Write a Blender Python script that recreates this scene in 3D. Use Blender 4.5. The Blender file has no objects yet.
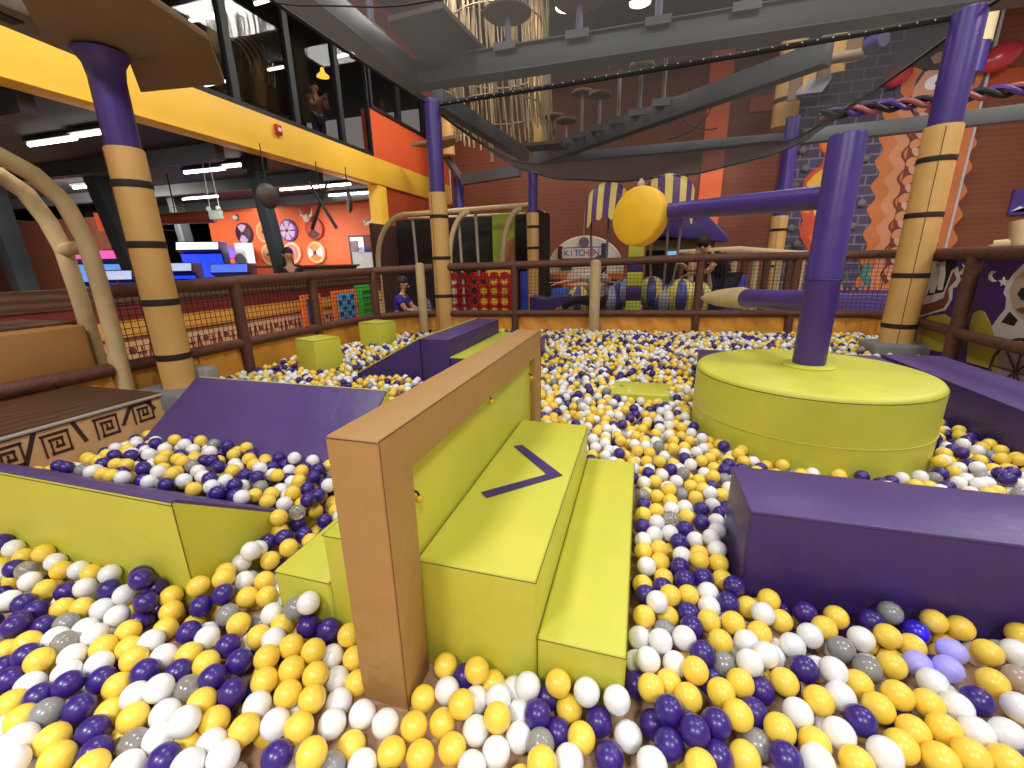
import bpy, bmesh, math, random
from math import sin, cos, pi, sqrt, radians, hypot, atan2
from mathutils import Vector, Matrix

sc = bpy.context.scene
COL = sc.collection
RND = random.Random(7)

# ------------------------------------------------------------------ camera (solved from the photo's vanishing points)
F_PX, PITCH, ROLL, YAW, CAM_H = 429.0, radians(15.843), radians(-1.123), radians(16.67), 1.30
def _rot():
    cp, sp, cr, sr = cos(PITCH), sin(PITCH), cos(ROLL), sin(ROLL)
    A = Matrix(((cr, -sr, 0), (sr, cr, 0), (0, 0, 1)))
    B = Matrix(((1, 0, 0), (0, -sp, -cp), (0, cp, -sp)))
    D = Matrix(((cos(YAW), sin(YAW), 0), (-sin(YAW), cos(YAW), 0), (0, 0, 1)))
    return A @ B @ D
RW = _rot()                     # world -> camera (right, down, forward)
CAM = Vector((0, 0, CAM_H))
def at(px, py, x=None, y=None, z=None, d=None):
    """the point of the place that a measured pixel of the photo shows, on a plane of known x, y, z or at a known distance"""
    r = RW.transposed() @ Vector(((px - 512) / F_PX, (py - 384) / F_PX, 1))
    if x is not None: k = x / r.x
    elif y is not None: k = y / r.y
    elif z is not None: k = (z - CAM_H) / r.z
    else: k = d / hypot(r.x, r.y)
    return CAM + r * k
def proj(P):
    q = RW @ (Vector(P) - CAM)
    if q.z < 1e-6: return (-9999, -9999, q.z)
    return (512 + F_PX * q.x / q.z, 384 + F_PX * q.y / q.z, q.z)

cam = bpy.data.cameras.new('camera'); cam_ob = bpy.data.objects.new('camera', cam); COL.objects.link(cam_ob)
cam.sensor_fit = 'HORIZONTAL'; cam.sensor_width = 36; cam.lens = F_PX / 1024 * 36
cam.clip_start = 0.02; cam.clip_end = 200
M = RW.transposed().to_4x4()
M = M @ Matrix(((1, 0, 0, 0), (0, -1, 0, 0), (0, 0, -1, 0), (0, 0, 0, 1)))
cam_ob.matrix_world = Matrix.Translation(CAM) @ M
sc.camera = cam_ob

# ------------------------------------------------------------------ materials
def lin(c):
    def f(v):
        v /= 255.0
        return v / 12.92 if v <= 0.04045 else ((v + 0.055) / 1.055) ** 2.4
    return (f(c[0]), f(c[1]), f(c[2]), 1)
MATS = {}
def mat(name, rgb, rough=0.5, bump=0.0, scale=8.0, var=0.05, vscale=3.0, metal=0.0, spec=0.5, emit=0.0, coat=0.0, trans=0.0, alpha=1.0, detail_bump=0.0, sss=0.0):
    if name in MATS: return MATS[name]
    m = bpy.data.materials.new(name); m.use_nodes = True
    nt = m.node_tree; b = nt.nodes['Principled BSDF']
    c = lin(rgb)
    b.inputs['Base Color'].default_value = c
    b.inputs['Roughness'].default_value = rough
    b.inputs['Metallic'].default_value = metal
    b.inputs['Specular IOR Level'].default_value = spec
    b.inputs['Coat Weight'].default_value = coat
    b.inputs['Transmission Weight'].default_value = trans
    b.inputs['Alpha'].default_value = alpha
    if sss:
        b.inputs['Subsurface Weight'].default_value = sss; b.inputs['Subsurface Radius'].default_value = (.02, .02, .02); b.inputs['Subsurface Scale'].default_value = 0.5
    tc = nt.nodes.new('ShaderNodeTexCoord')
    if var > 0:
        n = nt.nodes.new('ShaderNodeTexNoise'); n.inputs['Scale'].default_value = vscale; n.inputs['Detail'].default_value = 4
        nt.links.new(tc.outputs['Object'], n.inputs['Vector'])
        r = nt.nodes.new('ShaderNodeValToRGB')
        r.color_ramp.elements[0].position = .3; r.color_ramp.elements[1].position = .7
        r.color_ramp.elements[0].color = tuple(max(0, v * (1 - var)) for v in c[:3]) + (1,)
        r.color_ramp.elements[1].color = tuple(min(1, v * (1 + var)) for v in c[:3]) + (1,)
        nt.links.new(n.outputs['Fac'], r.inputs['Fac']); nt.links.new(r.outputs['Color'], b.inputs['Base Color'])
    if bump > 0:
        n2 = nt.nodes.new('ShaderNodeTexNoise'); n2.inputs['Scale'].default_value = scale; n2.inputs['Detail'].default_value = 3
        nt.links.new(tc.outputs['Object'], n2.inputs['Vector'])
        bp = nt.nodes.new('ShaderNodeBump'); bp.inputs['Strength'].default_value = bump; bp.inputs['Distance'].default_value = .02
        nt.links.new(n2.outputs['Fac'], bp.inputs['Height']); nt.links.new(bp.outputs['Normal'], b.inputs['Normal'])
        if detail_bump > 0:
            n3 = nt.nodes.new('ShaderNodeTexNoise'); n3.inputs['Scale'].default_value = scale * 30; n3.inputs['Detail'].default_value = 2
            nt.links.new(tc.outputs['Object'], n3.inputs['Vector'])
            b3 = nt.nodes.new('ShaderNodeBump'); b3.inputs['Strength'].default_value = detail_bump; b3.inputs['Distance'].default_value = .002
            nt.links.new(n3.outputs['Fac'], b3.inputs['Height']); nt.links.new(bp.outputs['Normal'], b3.inputs['Normal']); nt.links.new(b3.outputs['Normal'], b.inputs['Normal'])
    if emit > 0:
        b.inputs['Emission Color'].default_value = c; b.inputs['Emission Strength'].default_value = emit
    MATS[name] = m
    return m
def wave_mat(name, rgb_a, rgb_b, scale, direction='Z', rough=.6, distort=1.5, sharp=None, bands='BANDS', bump=.0):
    """planks, ribs or wood grain: bands across the object's own axes"""
    m = bpy.data.materials.new(name); m.use_nodes = True; nt = m.node_tree; b = nt.nodes['Principled BSDF']
    b.inputs['Roughness'].default_value = rough
    tc = nt.nodes.new('ShaderNodeTexCoord'); w = nt.nodes.new('ShaderNodeTexWave')
    w.wave_type = bands; w.bands_direction = direction; w.inputs['Scale'].default_value = scale; w.inputs['Distortion'].default_value = distort
    w.inputs['Detail'].default_value = 3; w.inputs['Detail Scale'].default_value = 1.5
    nt.links.new(tc.outputs['Object'], w.inputs['Vector'])
    r = nt.nodes.new('ShaderNodeValToRGB'); r.color_ramp.elements[0].color = lin(rgb_a); r.color_ramp.elements[1].color = lin(rgb_b)
    if sharp: r.color_ramp.elements[0].position, r.color_ramp.elements[1].position = sharp
    nt.links.new(w.outputs['Fac'], r.inputs['Fac']); nt.links.new(r.outputs['Color'], b.inputs['Base Color'])
    if bump:
        bp = nt.nodes.new('ShaderNodeBump'); bp.inputs['Strength'].default_value = bump; bp.inputs['Distance'].default_value = .01
        nt.links.new(w.outputs['Fac'], bp.inputs['Height']); nt.links.new(bp.outputs['Normal'], b.inputs['Normal'])
    return m

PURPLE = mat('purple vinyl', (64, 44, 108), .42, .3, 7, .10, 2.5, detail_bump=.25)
PURPLE_TOP = mat('top lit purple vinyl', (82, 64, 122), .42, .5, 5, .10, 2.0, detail_bump=.25)  # paler copy of the purple vinyl; light on upward faces is in the colour
GREEN = mat('lime green vinyl', (204, 202, 72), .45, .3, 6, .06, 2.5, detail_bump=.25)
TAN = mat('tan vinyl', (176, 134, 80), .5, .55, 8, .06, 3, detail_bump=.3)
SEAM = mat('dark seam', (112, 106, 34), .7, var=0)
SEAM_TAN = mat('brown seam', (108, 72, 40), .7, var=0)
LOG = mat('tan pole wrap', (210, 164, 96), .6, .3, 10, .07, 4)
BAND = mat('dark brown strap', (38, 26, 22), .7, var=.05)
POLE_P = mat('purple pole wrap', (70, 50, 130), .38, .15, 9, .08, 3)
GREY = mat('grey foam', (128, 128, 132), .6, .2, 8, .06, 3)
RAIL = mat('brown foam rail', (92, 54, 40), .62, .5, 25, .2, 14)
SKIRT = mat('ochre vinyl skirt', (226, 158, 62), .45, .6, 4, .10, 2.5)
BEIGE = mat('beige hoop wrap', (190, 166, 122), .65, .4, 12, .10, 6)
NETB = mat('black netting cord', (40, 28, 24), .8, var=0)
BLACK = mat('black paint', (18, 17, 18), .6, var=.1)
DARK = mat('charcoal steel', (52, 54, 58), .5, var=.1)
STEEL = mat('grey painted steel', (84, 86, 88), .5, .05, 5, .06, 3)
STEELD = mat('grey steel clamp', (88, 88, 94), .45, var=.1)
PLATE = mat('taupe platform board', (128, 104, 78), .7, .1, 5, .08, 3)
WHITE = mat('white plastic', (236, 236, 234), .4, var=.02)
YELLOWP = mat('yellow vinyl', (240, 188, 36), .5, .35, 10, .06, 4)

# ------------------------------------------------------------------ mesh builder
class G:
    def __init__(s): s.v = []; s.f = []; s.m = []
    def add(s, vs, fs, mi=0):
        o = len(s.v); s.v += [tuple(p) for p in vs]
        for f in fs: s.f.append(tuple(o + i for i in f)); s.m.append(mi)
        return s
    def box(s, x0, y0, z0, x1, y1, z1, mi=0):
        return s.add([(x0, y0, z0), (x1, y0, z0), (x1, y1, z0), (x0, y1, z0), (x0, y0, z1), (x1, y0, z1), (x1, y1, z1), (x0, y1, z1)],
                     [(3, 2, 1, 0), (4, 5, 6, 7), (0, 1, 5, 4), (1, 2, 6, 5), (2, 3, 7, 6), (3, 0, 4, 7)], mi)
    def beam(s, a, b, w, h, mi=0, up=(0, 0, 1)):
        a, b = Vector(a), Vector(b); t = (b - a).normalized(); u = Vector(up); u = Vector((1, 0, 0)) if abs(t.dot(u)) > .99 else u; sd = t.cross(u).normalized(); u = sd.cross(t)
        vs = []
        for p in (a, b):
            for i, j in ((-1, -1), (1, -1), (1, 1), (-1, 1)): vs.append(p + sd * (w / 2 * i) + u * (h / 2 * j))
        return s.add(vs, [(3, 2, 1, 0), (4, 5, 6, 7), (0, 1, 5, 4), (1, 2, 6, 5), (2, 3, 7, 6), (3, 0, 4, 7)], mi)
    def prism(s, poly, ext, mi=0, side=None):
        n = len(poly); e = Vector(ext); P = [Vector(p) for p in poly]
        nrm = Vector((0, 0, 0))
        for i in range(n): nrm += (P[i] - P[0]).cross(P[(i + 1) % n] - P[0])
        if nrm.dot(e) > 0: P.reverse()
        vs = P + [p + e for p in P]
        o = len(s.v); s.v += [tuple(p) for p in vs]
        s.f.append(tuple(o + i for i in range(n))); s.m.append(mi)
        s.f.append(tuple(o + n + i for i in reversed(range(n)))); s.m.append(mi)
        for i in range(n):
            j = (i + 1) % n
            s.f.append((o + i, o + n + i, o + n + j, o + j)); s.m.append(mi if side is None else side)
        return s
    def tube(s, pts, r, n=10, mi=0, closed=False, caps=True):
        P = [Vector(p) for p in pts]; m = len(P); o = len(s.v); up = None
        R = r if hasattr(r, '__len__') else [r] * m
        for i in range(m):
            if closed: t = (P[(i + 1) % m] - P[i - 1])
            else: t = P[min(i + 1, m - 1)] - P[max(i - 1, 0)]
            t.normalize()
            if up is None:
                up = Vector((0, 0, 1)) if abs(t.z) < .9 else Vector((1, 0, 0))
            a = t.cross(up).normalized(); b = a.cross(t).normalized(); up = b
            for k in range(n):
                th = 2 * pi * k / n; s.v.append(tuple(P[i] + (a * cos(th) + b * sin(th)) * R[i]))
        rng = m if closed else m - 1
        for i in range(rng):
            i2 = (i + 1) % m
            for k in range(n):
                k2 = (k + 1) % n
                s.f.append((o + i * n + k, o + i * n + k2, o + i2 * n + k2, o + i2 * n + k)); s.m.append(mi)
        if caps and not closed:
            s.f.append(tuple(o + k for k in reversed(range(n)))); s.m.append(mi)
            s.f.append(tuple(o + (m - 1) * n + k for k in range(n))); s.m.append(mi)
        return s
    def lathe(s, prof, c=(0, 0, 0), n=32, mi=0, axis=(0, 0, 1), capb=True, capt=True):
        """prof: (radius, height) from one end to the other along axis through c"""
        ax = Vector(axis).normalized(); u = Vector((1, 0, 0)) if abs(ax.x) < .9 else Vector((0, 1, 0))
        a = ax.cross(u).normalized(); b = ax.cross(a).normalized(); c = Vector(c); o = len(s.v)
        for r, h in prof:
            for k in range(n):
                th = 2 * pi * k / n; s.v.append(tuple(c + ax * h + (a * cos(th) + b * sin(th)) * r))
        for i in range(len(prof) - 1):
            for k in range(n):
                k2 = (k + 1) % n
                s.f.append((o + i * n + k, o + i * n + k2, o + (i + 1) * n + k2, o + (i + 1) * n + k)); s.m.append(mi)
        if capb: s.f.append(tuple(o + k for k in reversed(range(n)))); s.m.append(mi)
        if capt: s.f.append(tuple(o + (len(prof) - 1) * n + k for k in range(n))); s.m.append(mi)
        return s
    def ball(s, c, r, n=16, k=10, mi=0, sc_=(1, 1, 1), rot=None):
        o = len(s.v); c = Vector(c)
        def P(x, y, z):
            v = Vector((x * sc_[0], y * sc_[1], z * sc_[2])) * r
            if rot: v = rot @ v
            return tuple(c + v)
        s.v.append(P(0, 0, 1))
        for i in range(1, k):
            for j in range(n): s.v.append(P(sin(pi * i / k) * cos(2 * pi * j / n), sin(pi * i / k) * sin(2 * pi * j / n), cos(pi * i / k)))
        s.v.append(P(0, 0, -1)); e = len(s.v) - 1
        for j in range(n):
            j2 = (j + 1) % n
            s.f.append((o, o + 1 + j, o + 1 + j2)); s.m.append(mi)
            for i in range(k - 2): s.f.append((o + 1 + i * n + j, o + 1 + (i + 1) * n + j, o + 1 + (i + 1) * n + j2, o + 1 + i * n + j2)); s.m.append(mi)
            s.f.append((e, o + 1 + (k - 2) * n + j2, o + 1 + (k - 2) * n + j)); s.m.append(mi)
        return s
    def sheet(s, fn, nu, nv, mi=0):
        o = len(s.v)
        for i in range(nu + 1):
            for j in range(nv + 1): s.v.append(tuple(fn(i / nu, j / nv)))
        for i in range(nu):
            for j in range(nv):
                a = o + i * (nv + 1) + j; s.f.append((a, a + nv + 1, a + nv + 2, a + 1)); s.m.append(mi)
        return s
    def build(s, name, mats, parent=None, bevel=0, seg=3, sharp=40, origin=None, fix=True):
        if not isinstance(mats, (list, tuple)): mats = [mats]
        me = bpy.data.meshes.new(name)
        o = Vector(origin) if origin is not None else Vector((0, 0, 0))
        if parent is not None: o = Vector(parent['_o']) if '_o' in parent else o
        me.from_pydata([tuple(Vector(p) - o) for p in s.v], [], s.f)
        me.polygons.foreach_set('material_index', s.m)
        for m in mats: me.materials.append(m)
        if bevel or fix:
            bm = bmesh.new(); bm.from_mesh(me)
            if fix: bmesh.ops.recalc_face_normals(bm, faces=bm.faces)
            if bevel:
                es = [e for e in bm.edges if len(e.link_faces) == 2 and e.calc_face_angle(0) > .5]
                bmesh.ops.bevel(bm, geom=es, offset=bevel, segments=seg, affect='EDGES', profile=.5, clamp_overlap=True)
            bm.to_mesh(me); bm.free()
        me.polygons.foreach_set('use_smooth', [True] * len(me.polygons))
        me.set_sharp_from_angle(angle=radians(sharp))
        ob = bpy.data.objects.new(name, me); COL.objects.link(ob)
        if parent is not None: ob.parent = parent; ob['_o'] = tuple(o)
        elif origin is not None: ob.location = o; ob['_o'] = tuple(o)
        return ob
def tag(o, label, cat, group=None, kind=None):
    o['label'] = label; o['category'] = cat
    if group: o['group'] = group
    if kind: o['kind'] = kind
    return o
def thing(name, label, cat, loc, group=None):
    o = bpy.data.objects.new(name, None); COL.objects.link(o); o.location = loc; o.empty_display_size = .1
    o['_o'] = tuple(loc)
    return tag(o, label, cat, group)
def struct(name, g, mats, label, cat, **k):
    return tag(g.build(name, mats, **k), label, cat, kind='structure')
def text_mesh(name, body, size, m, origin, xdir, zdir, parent=None, extrude=.004, align='CENTER', xs=1.0):
    cu = bpy.data.curves.new('lettering', 'FONT'); cu.body = body; cu.size = size; cu.extrude = extrude; cu.align_x = align; cu.align_y = 'CENTER'
    tmp = bpy.data.objects.new('lettering', cu); COL.objects.link(tmp)
    me = bpy.data.meshes.new_from_object(tmp.evaluated_get(bpy.context.evaluated_depsgraph_get()))
    bpy.data.objects.remove(tmp); bpy.data.curves.remove(cu)
    X = Vector(xdir).normalized(); Z = Vector(zdir).normalized(); N = X.cross(Z); X = X * xs
    mw = Matrix(((X.x, Z.x, N.x, 0), (X.y, Z.y, N.y, 0), (X.z, Z.z, N.z, 0), (0, 0, 0, 1)))
    po = Vector(parent['_o']) if parent is not None and '_o' in parent else Vector((0, 0, 0))
    me.transform(Matrix.Translation(Vector(origin) - po) @ mw)
    me.materials.clear(); me.materials.append(m)
    ob = bpy.data.objects.new(name, me); COL.objects.link(ob)
    if parent is not None: ob.parent = parent; ob['_o'] = tuple(po)
    return ob
def arc(c, r, a0, a1, n, u, v):
    c, u, v = Vector(c), Vector(u), Vector(v)
    return [c + (u * cos(a0 + (a1 - a0) * i / n) + v * sin(a0 + (a1 - a0) * i / n)) * r for i in range(n + 1)]

# ================================================================== THE SETTING
WALLB = wave_mat('brown clad wall', (120, 64, 42), (128, 70, 46), 2.4, 'Z', .6, .6, bump=.1)
FLOORM = mat('beige pit floor', (186, 152, 124), .7, .1, 6, .08, 3)
struct('floor', G().box(-26, -3, -.12, 14, 20, 0), FLOORM, 'beige vinyl floor under the pit balls', 'floor')
struct('wall_back', G().box(-7.0, 16, 0, 14, 16.2, 7.9), WALLB, 'tall brown clad wall at the far end of the hall', 'wall')
ORANGE = mat('orange wall paint', (240, 112, 60), .6, .05, 5, .04, 1.5)
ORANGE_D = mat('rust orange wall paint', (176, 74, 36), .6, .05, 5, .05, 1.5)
FASCIA = mat('yellow fascia paint', (246, 192, 62), .55, .05, 4, .04, 1.2)
struct('trim_1', G().box(1.58, 15.88, 0, 2.22, 16, 7.2), ORANGE, 'orange pilaster on the brown far wall', 'pilaster')
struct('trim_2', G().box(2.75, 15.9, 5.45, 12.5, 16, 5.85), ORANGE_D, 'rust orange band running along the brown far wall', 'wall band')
struct('trim_3', G().box(-7.35, -2, 3.4, -7.0, 15.95, 4.06), FASCIA, 'yellow fascia beam of the mezzanine floor', 'fascia beam', bevel=.01)
struct('trim_4', G().box(-7.35, 11.15, 0, -7.02, 11.55, 3.4), FASCIA, 'yellow end post of the room below the mezzanine', 'post', bevel=.01)
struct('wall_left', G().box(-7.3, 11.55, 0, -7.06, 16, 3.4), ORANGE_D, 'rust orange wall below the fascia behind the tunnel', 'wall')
struct('wall_upper', G().box(-7.3, 11.1, 4.06, -7.02, 15.95, 5.22).box(-7.3, 11.1, 6.45, -7.02, 15.95, 7.9).box(-7.3, -2, 6.5, -7.02, 11.1, 7.9), [mat('bright orange paint', (228, 94, 46), .6, .05, 5, .04, 1.5)], 'orange wall panel above the yellow fascia', 'wall')
struct('wall_room', G().box(-15.2, 12.8, 0, -7.3, 13, 3.4), ORANGE, 'bright orange end wall of the room with round shields', 'wall')
struct('wall_partition', G().box(-24, 10.0, 0, at(105, 250, y=10).x, 10.2, 2.9), mat('brown partition paint', (104, 58, 40), .6, .05, 4, .05, 1.5), 'brown partition wall behind the hoop gateway', 'wall')
struct('wall_far_left', G().box(-26, -2, 0, -25.8, 20, 3.4), BLACK, 'dark end wall of the arcade', 'wall')
struct('wall_arcade', G().box(-26, 19.8, 0, -7.3, 20, 3.4), BLACK, 'dark back wall of the arcade', 'wall')
struct('ceiling_1', G().box(-26, -2, 3.42, -7.35, 20, 3.6), BLACK, 'black ceiling under the mezzanine', 'ceiling')
for i, yy in enumerate((4.0, 6.6, 9.2, 11.9)):
    struct('beam_%d' % (i + 1), G().box(-20, yy, 3.16, -7.36, yy + .18, 3.42), DARK, 'dark ceiling joist number %d under the mezzanine' % (i + 1), 'joist')
struct('ceiling_2', G().box(-20, -6, 7.9, 14, 17, 8.1), mat('dark brown ceiling', (34, 29, 27), .8, var=.1), 'dark brown roof deck high over the hall', 'ceiling')
for i, yy in enumerate((2.5, 6, 9.5, 13)):
    struct('beam_%d' % (i + 5), G().box(-7, yy, 7.5, 14, yy + .25, 7.9), mat('roof beam paint', (58, 46, 40), .7, var=.1), 'dark roof beam number %d high over the hall' % (i + 1), 'roof beam')

# mezzanine windows: dark panes between black mullions on the plane x = -7
GLASS = bpy.data.materials.new('dark window glass'); GLASS.use_nodes = True
_nt = GLASS.node_tree; _nt.nodes.clear()
_o = _nt.nodes.new('ShaderNodeOutputMaterial'); _mx = _nt.nodes.new('ShaderNodeMixShader'); _t = _nt.nodes.new('ShaderNodeBsdfTransparent'); _g = _nt.nodes.new('ShaderNodeBsdfGlossy')
_t.inputs['Color'].default_value = (.75, .75, .75, 1); _g.inputs['Roughness'].default_value = .03; _g.inputs['Color'].default_value = (.2, .2, .2, 1)
_mx.inputs[0].default_value = .08
_nt.links.new(_t.outputs[0], _mx.inputs[1]); _nt.links.new(_g.outputs[0], _mx.inputs[2]); _nt.links.new(_mx.outputs[0], _o.inputs['Surface'])
wy = [1.3, 2.7, 4.1, 5.5, 6.9, 8.36, 9.85, 11.05]
for i in range(len(wy) - 1):
    a, b = wy[i], wy[i + 1]
    w = struct('window_%d' % (i + 1), G().box(-7.12, a, 4.06, -7.0, a + .09, 6.5).box(-7.12, b - .05, 4.06, -7.0, b, 6.5).box(-7.12, a + .09, 4.06, -7.0, b - .05, 4.14).box(-7.12, a + .09, 6.42, -7.0, b - .05, 6.5), BLACK, 'tall black framed mezzanine window, bay %d from the near end' % (i + 1), 'window')
    g = G().box(-7.07, a + .09, 4.14, -7.06, b - .05, 6.42).build('pane', GLASS); g.parent = w
wy = [11.12, 12.55, 14.1, 15.9]
for i in range(3):
    a, b = wy[i], wy[i + 1]
    w = struct('window_%d' % (i + 8), G().box(-7.1, a, 5.22, -6.98, a + .1, 6.45).box(-7.1, b - .1, 5.22, -6.98, b, 6.45).box(-7.1, a + .1, 5.22, -6.98, b - .1, 5.3).box(-7.1, a + .1, 6.37, -6.98, b - .1, 6.45), BLACK, 'short black framed window over the orange panel, number %d from the near end' % (i + 1), 'window')
    g = G().box(-7.06, a + .1, 5.3, -7.05, b - .1, 6.37).build('pane', GLASS); g.parent = w
struct('wall_mezzanine', G().box(-13.2, -2, 4.06, -13, 16, 6.8), mat('dark brown room paint', (24, 19, 17), .8, var=.1), 'dark back wall of the upstairs room', 'wall')
struct('ceiling_3', G().box(-13, -2, 6.7, -7.35, 16, 6.8), BLACK, 'black ceiling of the upstairs room', 'ceiling')
struct('floor_upper', G().box(-13, -2, 3.9, -7.35, 16, 4.0), mat('dark upstairs carpet', (46, 38, 36), .9, var=.1), 'dark floor of the upstairs room', 'floor')

TUBE = mat('lit fluorescent tube', (255, 252, 240), .4, var=0, emit=9)
def tube_light(a, b, label, group=None):
    a, b = Vector(a), Vector(b)
    t = thing('ceiling_tube_light', label, 'light', (a + b) / 2, group)
    G().beam(a + Vector((0, 0, .05)), b + Vector((0, 0, .05)), .16, .05).build('housing', DARK, t)
    G().tube([a, b], .032, 8).build('lamp_tube', TUBE, t)
    return t
for (x0, x1, yy, lab) in ((-9.91, -8.78, 5.38, 'lit ceiling tube nearest the hoop gateway, outer half'), (-8.7, -7.6, 5.3, 'lit ceiling tube nearest the hoop gateway, inner half by the tall pole'),
                          (-14.0, -12.9, 8.25, 'lit ceiling tube left of the tall pole, far from the fascia'), (-12.6, -11.6, 8.2, 'short lit ceiling tube touching the tall pole in view'),
                          (-9.77, -8.65, 7.9, 'lit ceiling tube before the dark column, outer half'), (-8.5, -7.55, 7.75, 'lit ceiling tube beside the dark column top'),
                          (-13.7, -12.1, 10.65, 'lit ceiling tube above the blue arcade screens'), (-13.48, -12.1, 12.4, 'lit ceiling tube at the corner of the orange wall'),
                          (-9.63, -7.4, 10.45, 'long lit ceiling tube over the crossed oars'), (-9.13, -7.42, 11.8, 'lit ceiling tube closest to the orange shield wall')):
    tube_light((x0, yy, 3.33), (x1, yy, 3.33), lab)
for (px, py, px2, py2, lab) in ((190, 21, 215, 15, 'lit tube upstairs behind the platform edge'), (255, 4, 275, -2, 'lit tube upstairs at the top of the second window'), (268, 70, 284, 67, 'short lit tube upstairs in the third window'), (336, 57, 358, 52, 'lit tube upstairs in the last tall window'), (196, 88, 226, 81, 'lit tube upstairs just below the tan platform')):
    a = at(px, py, z=6.61); b = at(px2, py2, z=6.61); s = 1.0
    if a.x < -12.8 or b.x < -12.8: s = 12.6 / max(-a.x, -b.x)
    b = a + (b - a).normalized() * min((b - a).length, 1.3)
    tube_light(CAM + (a - CAM) * s, CAM + (b - CAM) * s, lab)
p = at(323, 77, x=-7.9)
t = thing('pendant_lamp', 'amber glowing round lamp behind the third upstairs window', 'lamp', p)
G().lathe([(.15, 0), (.14, .03), (.06, .10), (.03, .2)], p, 20).build('lamp_shade', mat('amber lit shade', (255, 176, 60), .5, var=0, emit=3), t)
G().tube([p + Vector((0, 0, .2)), (p.x, p.y, 6.7)], .012, 6).build('cord', BLACK, t)

# ================================================================== THE PIT: foam pieces
def foam(name, x0, y0, z0, x1, y1, z1, m, label, cat, top=None, group=None, rot=0, seams=True, topz=.0):
    t = thing(name, label, cat, ((x0 + x1) / 2, (y0 + y1) / 2, z0), group)
    G().box(x0, y0, z0, x1, y1, z1).build('body', m, t, bevel=.014)
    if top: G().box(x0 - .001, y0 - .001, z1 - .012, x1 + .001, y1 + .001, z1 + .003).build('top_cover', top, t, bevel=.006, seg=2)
    if seams:
        e = .004
        G().tube([(x0 - .0, y0 - .0, z1 - e * 2), (x1, y0, z1 - e * 2)], .0015, 5).tube([(x0, y0, z1 - e * 2), (x0, y1, z1 - e * 2)], .0015, 5).tube([(x1, y0, z1 - e * 2), (x1, y1, z1 - e * 2)], .0015, 5).build('seam', SEAM if m is GREEN else mat('dark purple seam', (36, 24, 72), .6, var=0), t)
    if rot: t.rotation_euler = (0, 0, rot)
    return t
# --- tan arch
t = thing('foam_arch', 'tan padded arch straddling the lime green steps', 'arch', (-.67, 1.75, 0))
yz = [(.84, 0), (.84, .883), (2.66, .883), (2.66, 0), (2.5, 0), (2.5, .735), (.995, .735), (.985, 0)]
G().prism([(-.757, a, b) for a, b in yz], (.159, 0, 0)).build('frame', TAN, t, bevel=.010)
G().tube([(-.598, .843, 0.0), (-.598, .843, .88), (-.598, 2.657, .88), (-.598, 2.657, 0)], .0015, 5).build('seam', SEAM_TAN, t)
G().tube([(-.756, .839, .878), (-.60, .839, .878)], .0015, 5).build('seam', SEAM_TAN, t)
for (px, py) in ((419.5, 499), (430.5, 606), (491.5, 402), (531.5, 378)):
    q = at(px, py, x=-.605)
    b = G().ball(q, .013, 12, 8).build('bungee_ball', mat('yellow toggle', (222, 180, 40), .4, var=0), t)
    G().tube([q + Vector((0, 0, .012)), q + Vector((-.006, .0, .022)), q + Vector((-.02, .0, .026))], .004, 6).build('cord', BLACK, b)
t = thing('foam_backboard', 'lime green upright panel filling the tan arch', 'panel', (-.67, 1.75, 0))
G().box(-.715, .99, 0, -.63, 2.505, .74).build('body', GREEN, t, bevel=.01)
# --- steps on both sides of the arch
t = foam('foam_step', -.622, 1.0, 0, -.24, 2.262, .42, GREEN, 'taller lime green step with a purple chevron, beside the tan arch', 'step')
ch = [at(514, 446.5, z=.422), at(522, 445, z=.422), at(562.5, 475.5, z=.422), at(486.5, 498, z=.422), at(481, 492.5, z=.422), at(547, 474.5, z=.422)]
G().prism(ch, (0, 0, .0025)).build('chevron', PURPLE, t)
foam('foam_step', -.238, 1.0, 0, .022, 2.27, .222, GREEN, 'lowest lime green step on the ball aisle side of the arch', 'step')
foam('foam_step', -.97, 1.0, 0, -.76, 2.262, .447, GREEN, 'lime green tall step hidden behind the foot of the tan arch', 'step')
foam('foam_step', -1.21, 1.0, 0, -.972, 2.27, .253, GREEN, 'low lime green step at the back of the arch, half buried in balls', 'step')
# --- V shaped valley: wedge and ramp
def wedge(name, label, cat, prof, ext_x, cover, body, seam_pts=None):
    x0, x1 = ext_x
    t = thing(name, label, cat, ((x0 + x1) / 2, prof[0][0], 0))
    G().prism([(x0, a, b) for a, b in prof], (x1 - x0, 0, 0)).build('body', body, t, bevel=.012)
    a, b = cover
    n = Vector((0, -(b[1] - a[1]), b[0] - a[0])).normalized()
    if n.z < 0: n = -n
    A = [Vector((x0 - .002, a[0], a[1])), Vector((x1 + .002, a[0], a[1])), Vector((x1 + .002, b[0], b[1])), Vector((x0 - .002, b[0], b[1]))]
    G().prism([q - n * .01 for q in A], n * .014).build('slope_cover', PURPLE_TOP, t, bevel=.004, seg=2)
    return t
t = wedge('foam_wedge', 'lime green wedge with a purple slope buried in balls, at the left edge', 'wedge', [(.95, 0), (.95, .5), (.97, .5), (1.66, 0)], (-3.38, -1.56), ((.97, .5), (1.65, .01)), GREEN)
G().box(-3.382, .952, .496, -1.558, .972, .503).build('top_strip', PURPLE_TOP, t)
G().tube([(-1.558, .951, .0), (-1.558, .951, .495)], .002, 5).build('seam', SEAM, t)
G().tube([(-3.38, .949, .488), (-1.56, .949, .488)], .002, 5).build('seam', SEAM, t)
t = wedge('foam_ramp', 'wide purple ramp facing the camera with lime green ends', 'ramp', [(1.66, 0), (2.36, .5), (2.39, .5), (2.39, 0)], (-3.22, -1.57), ((1.67, .01), (2.36, .5)), GREEN)
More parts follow.
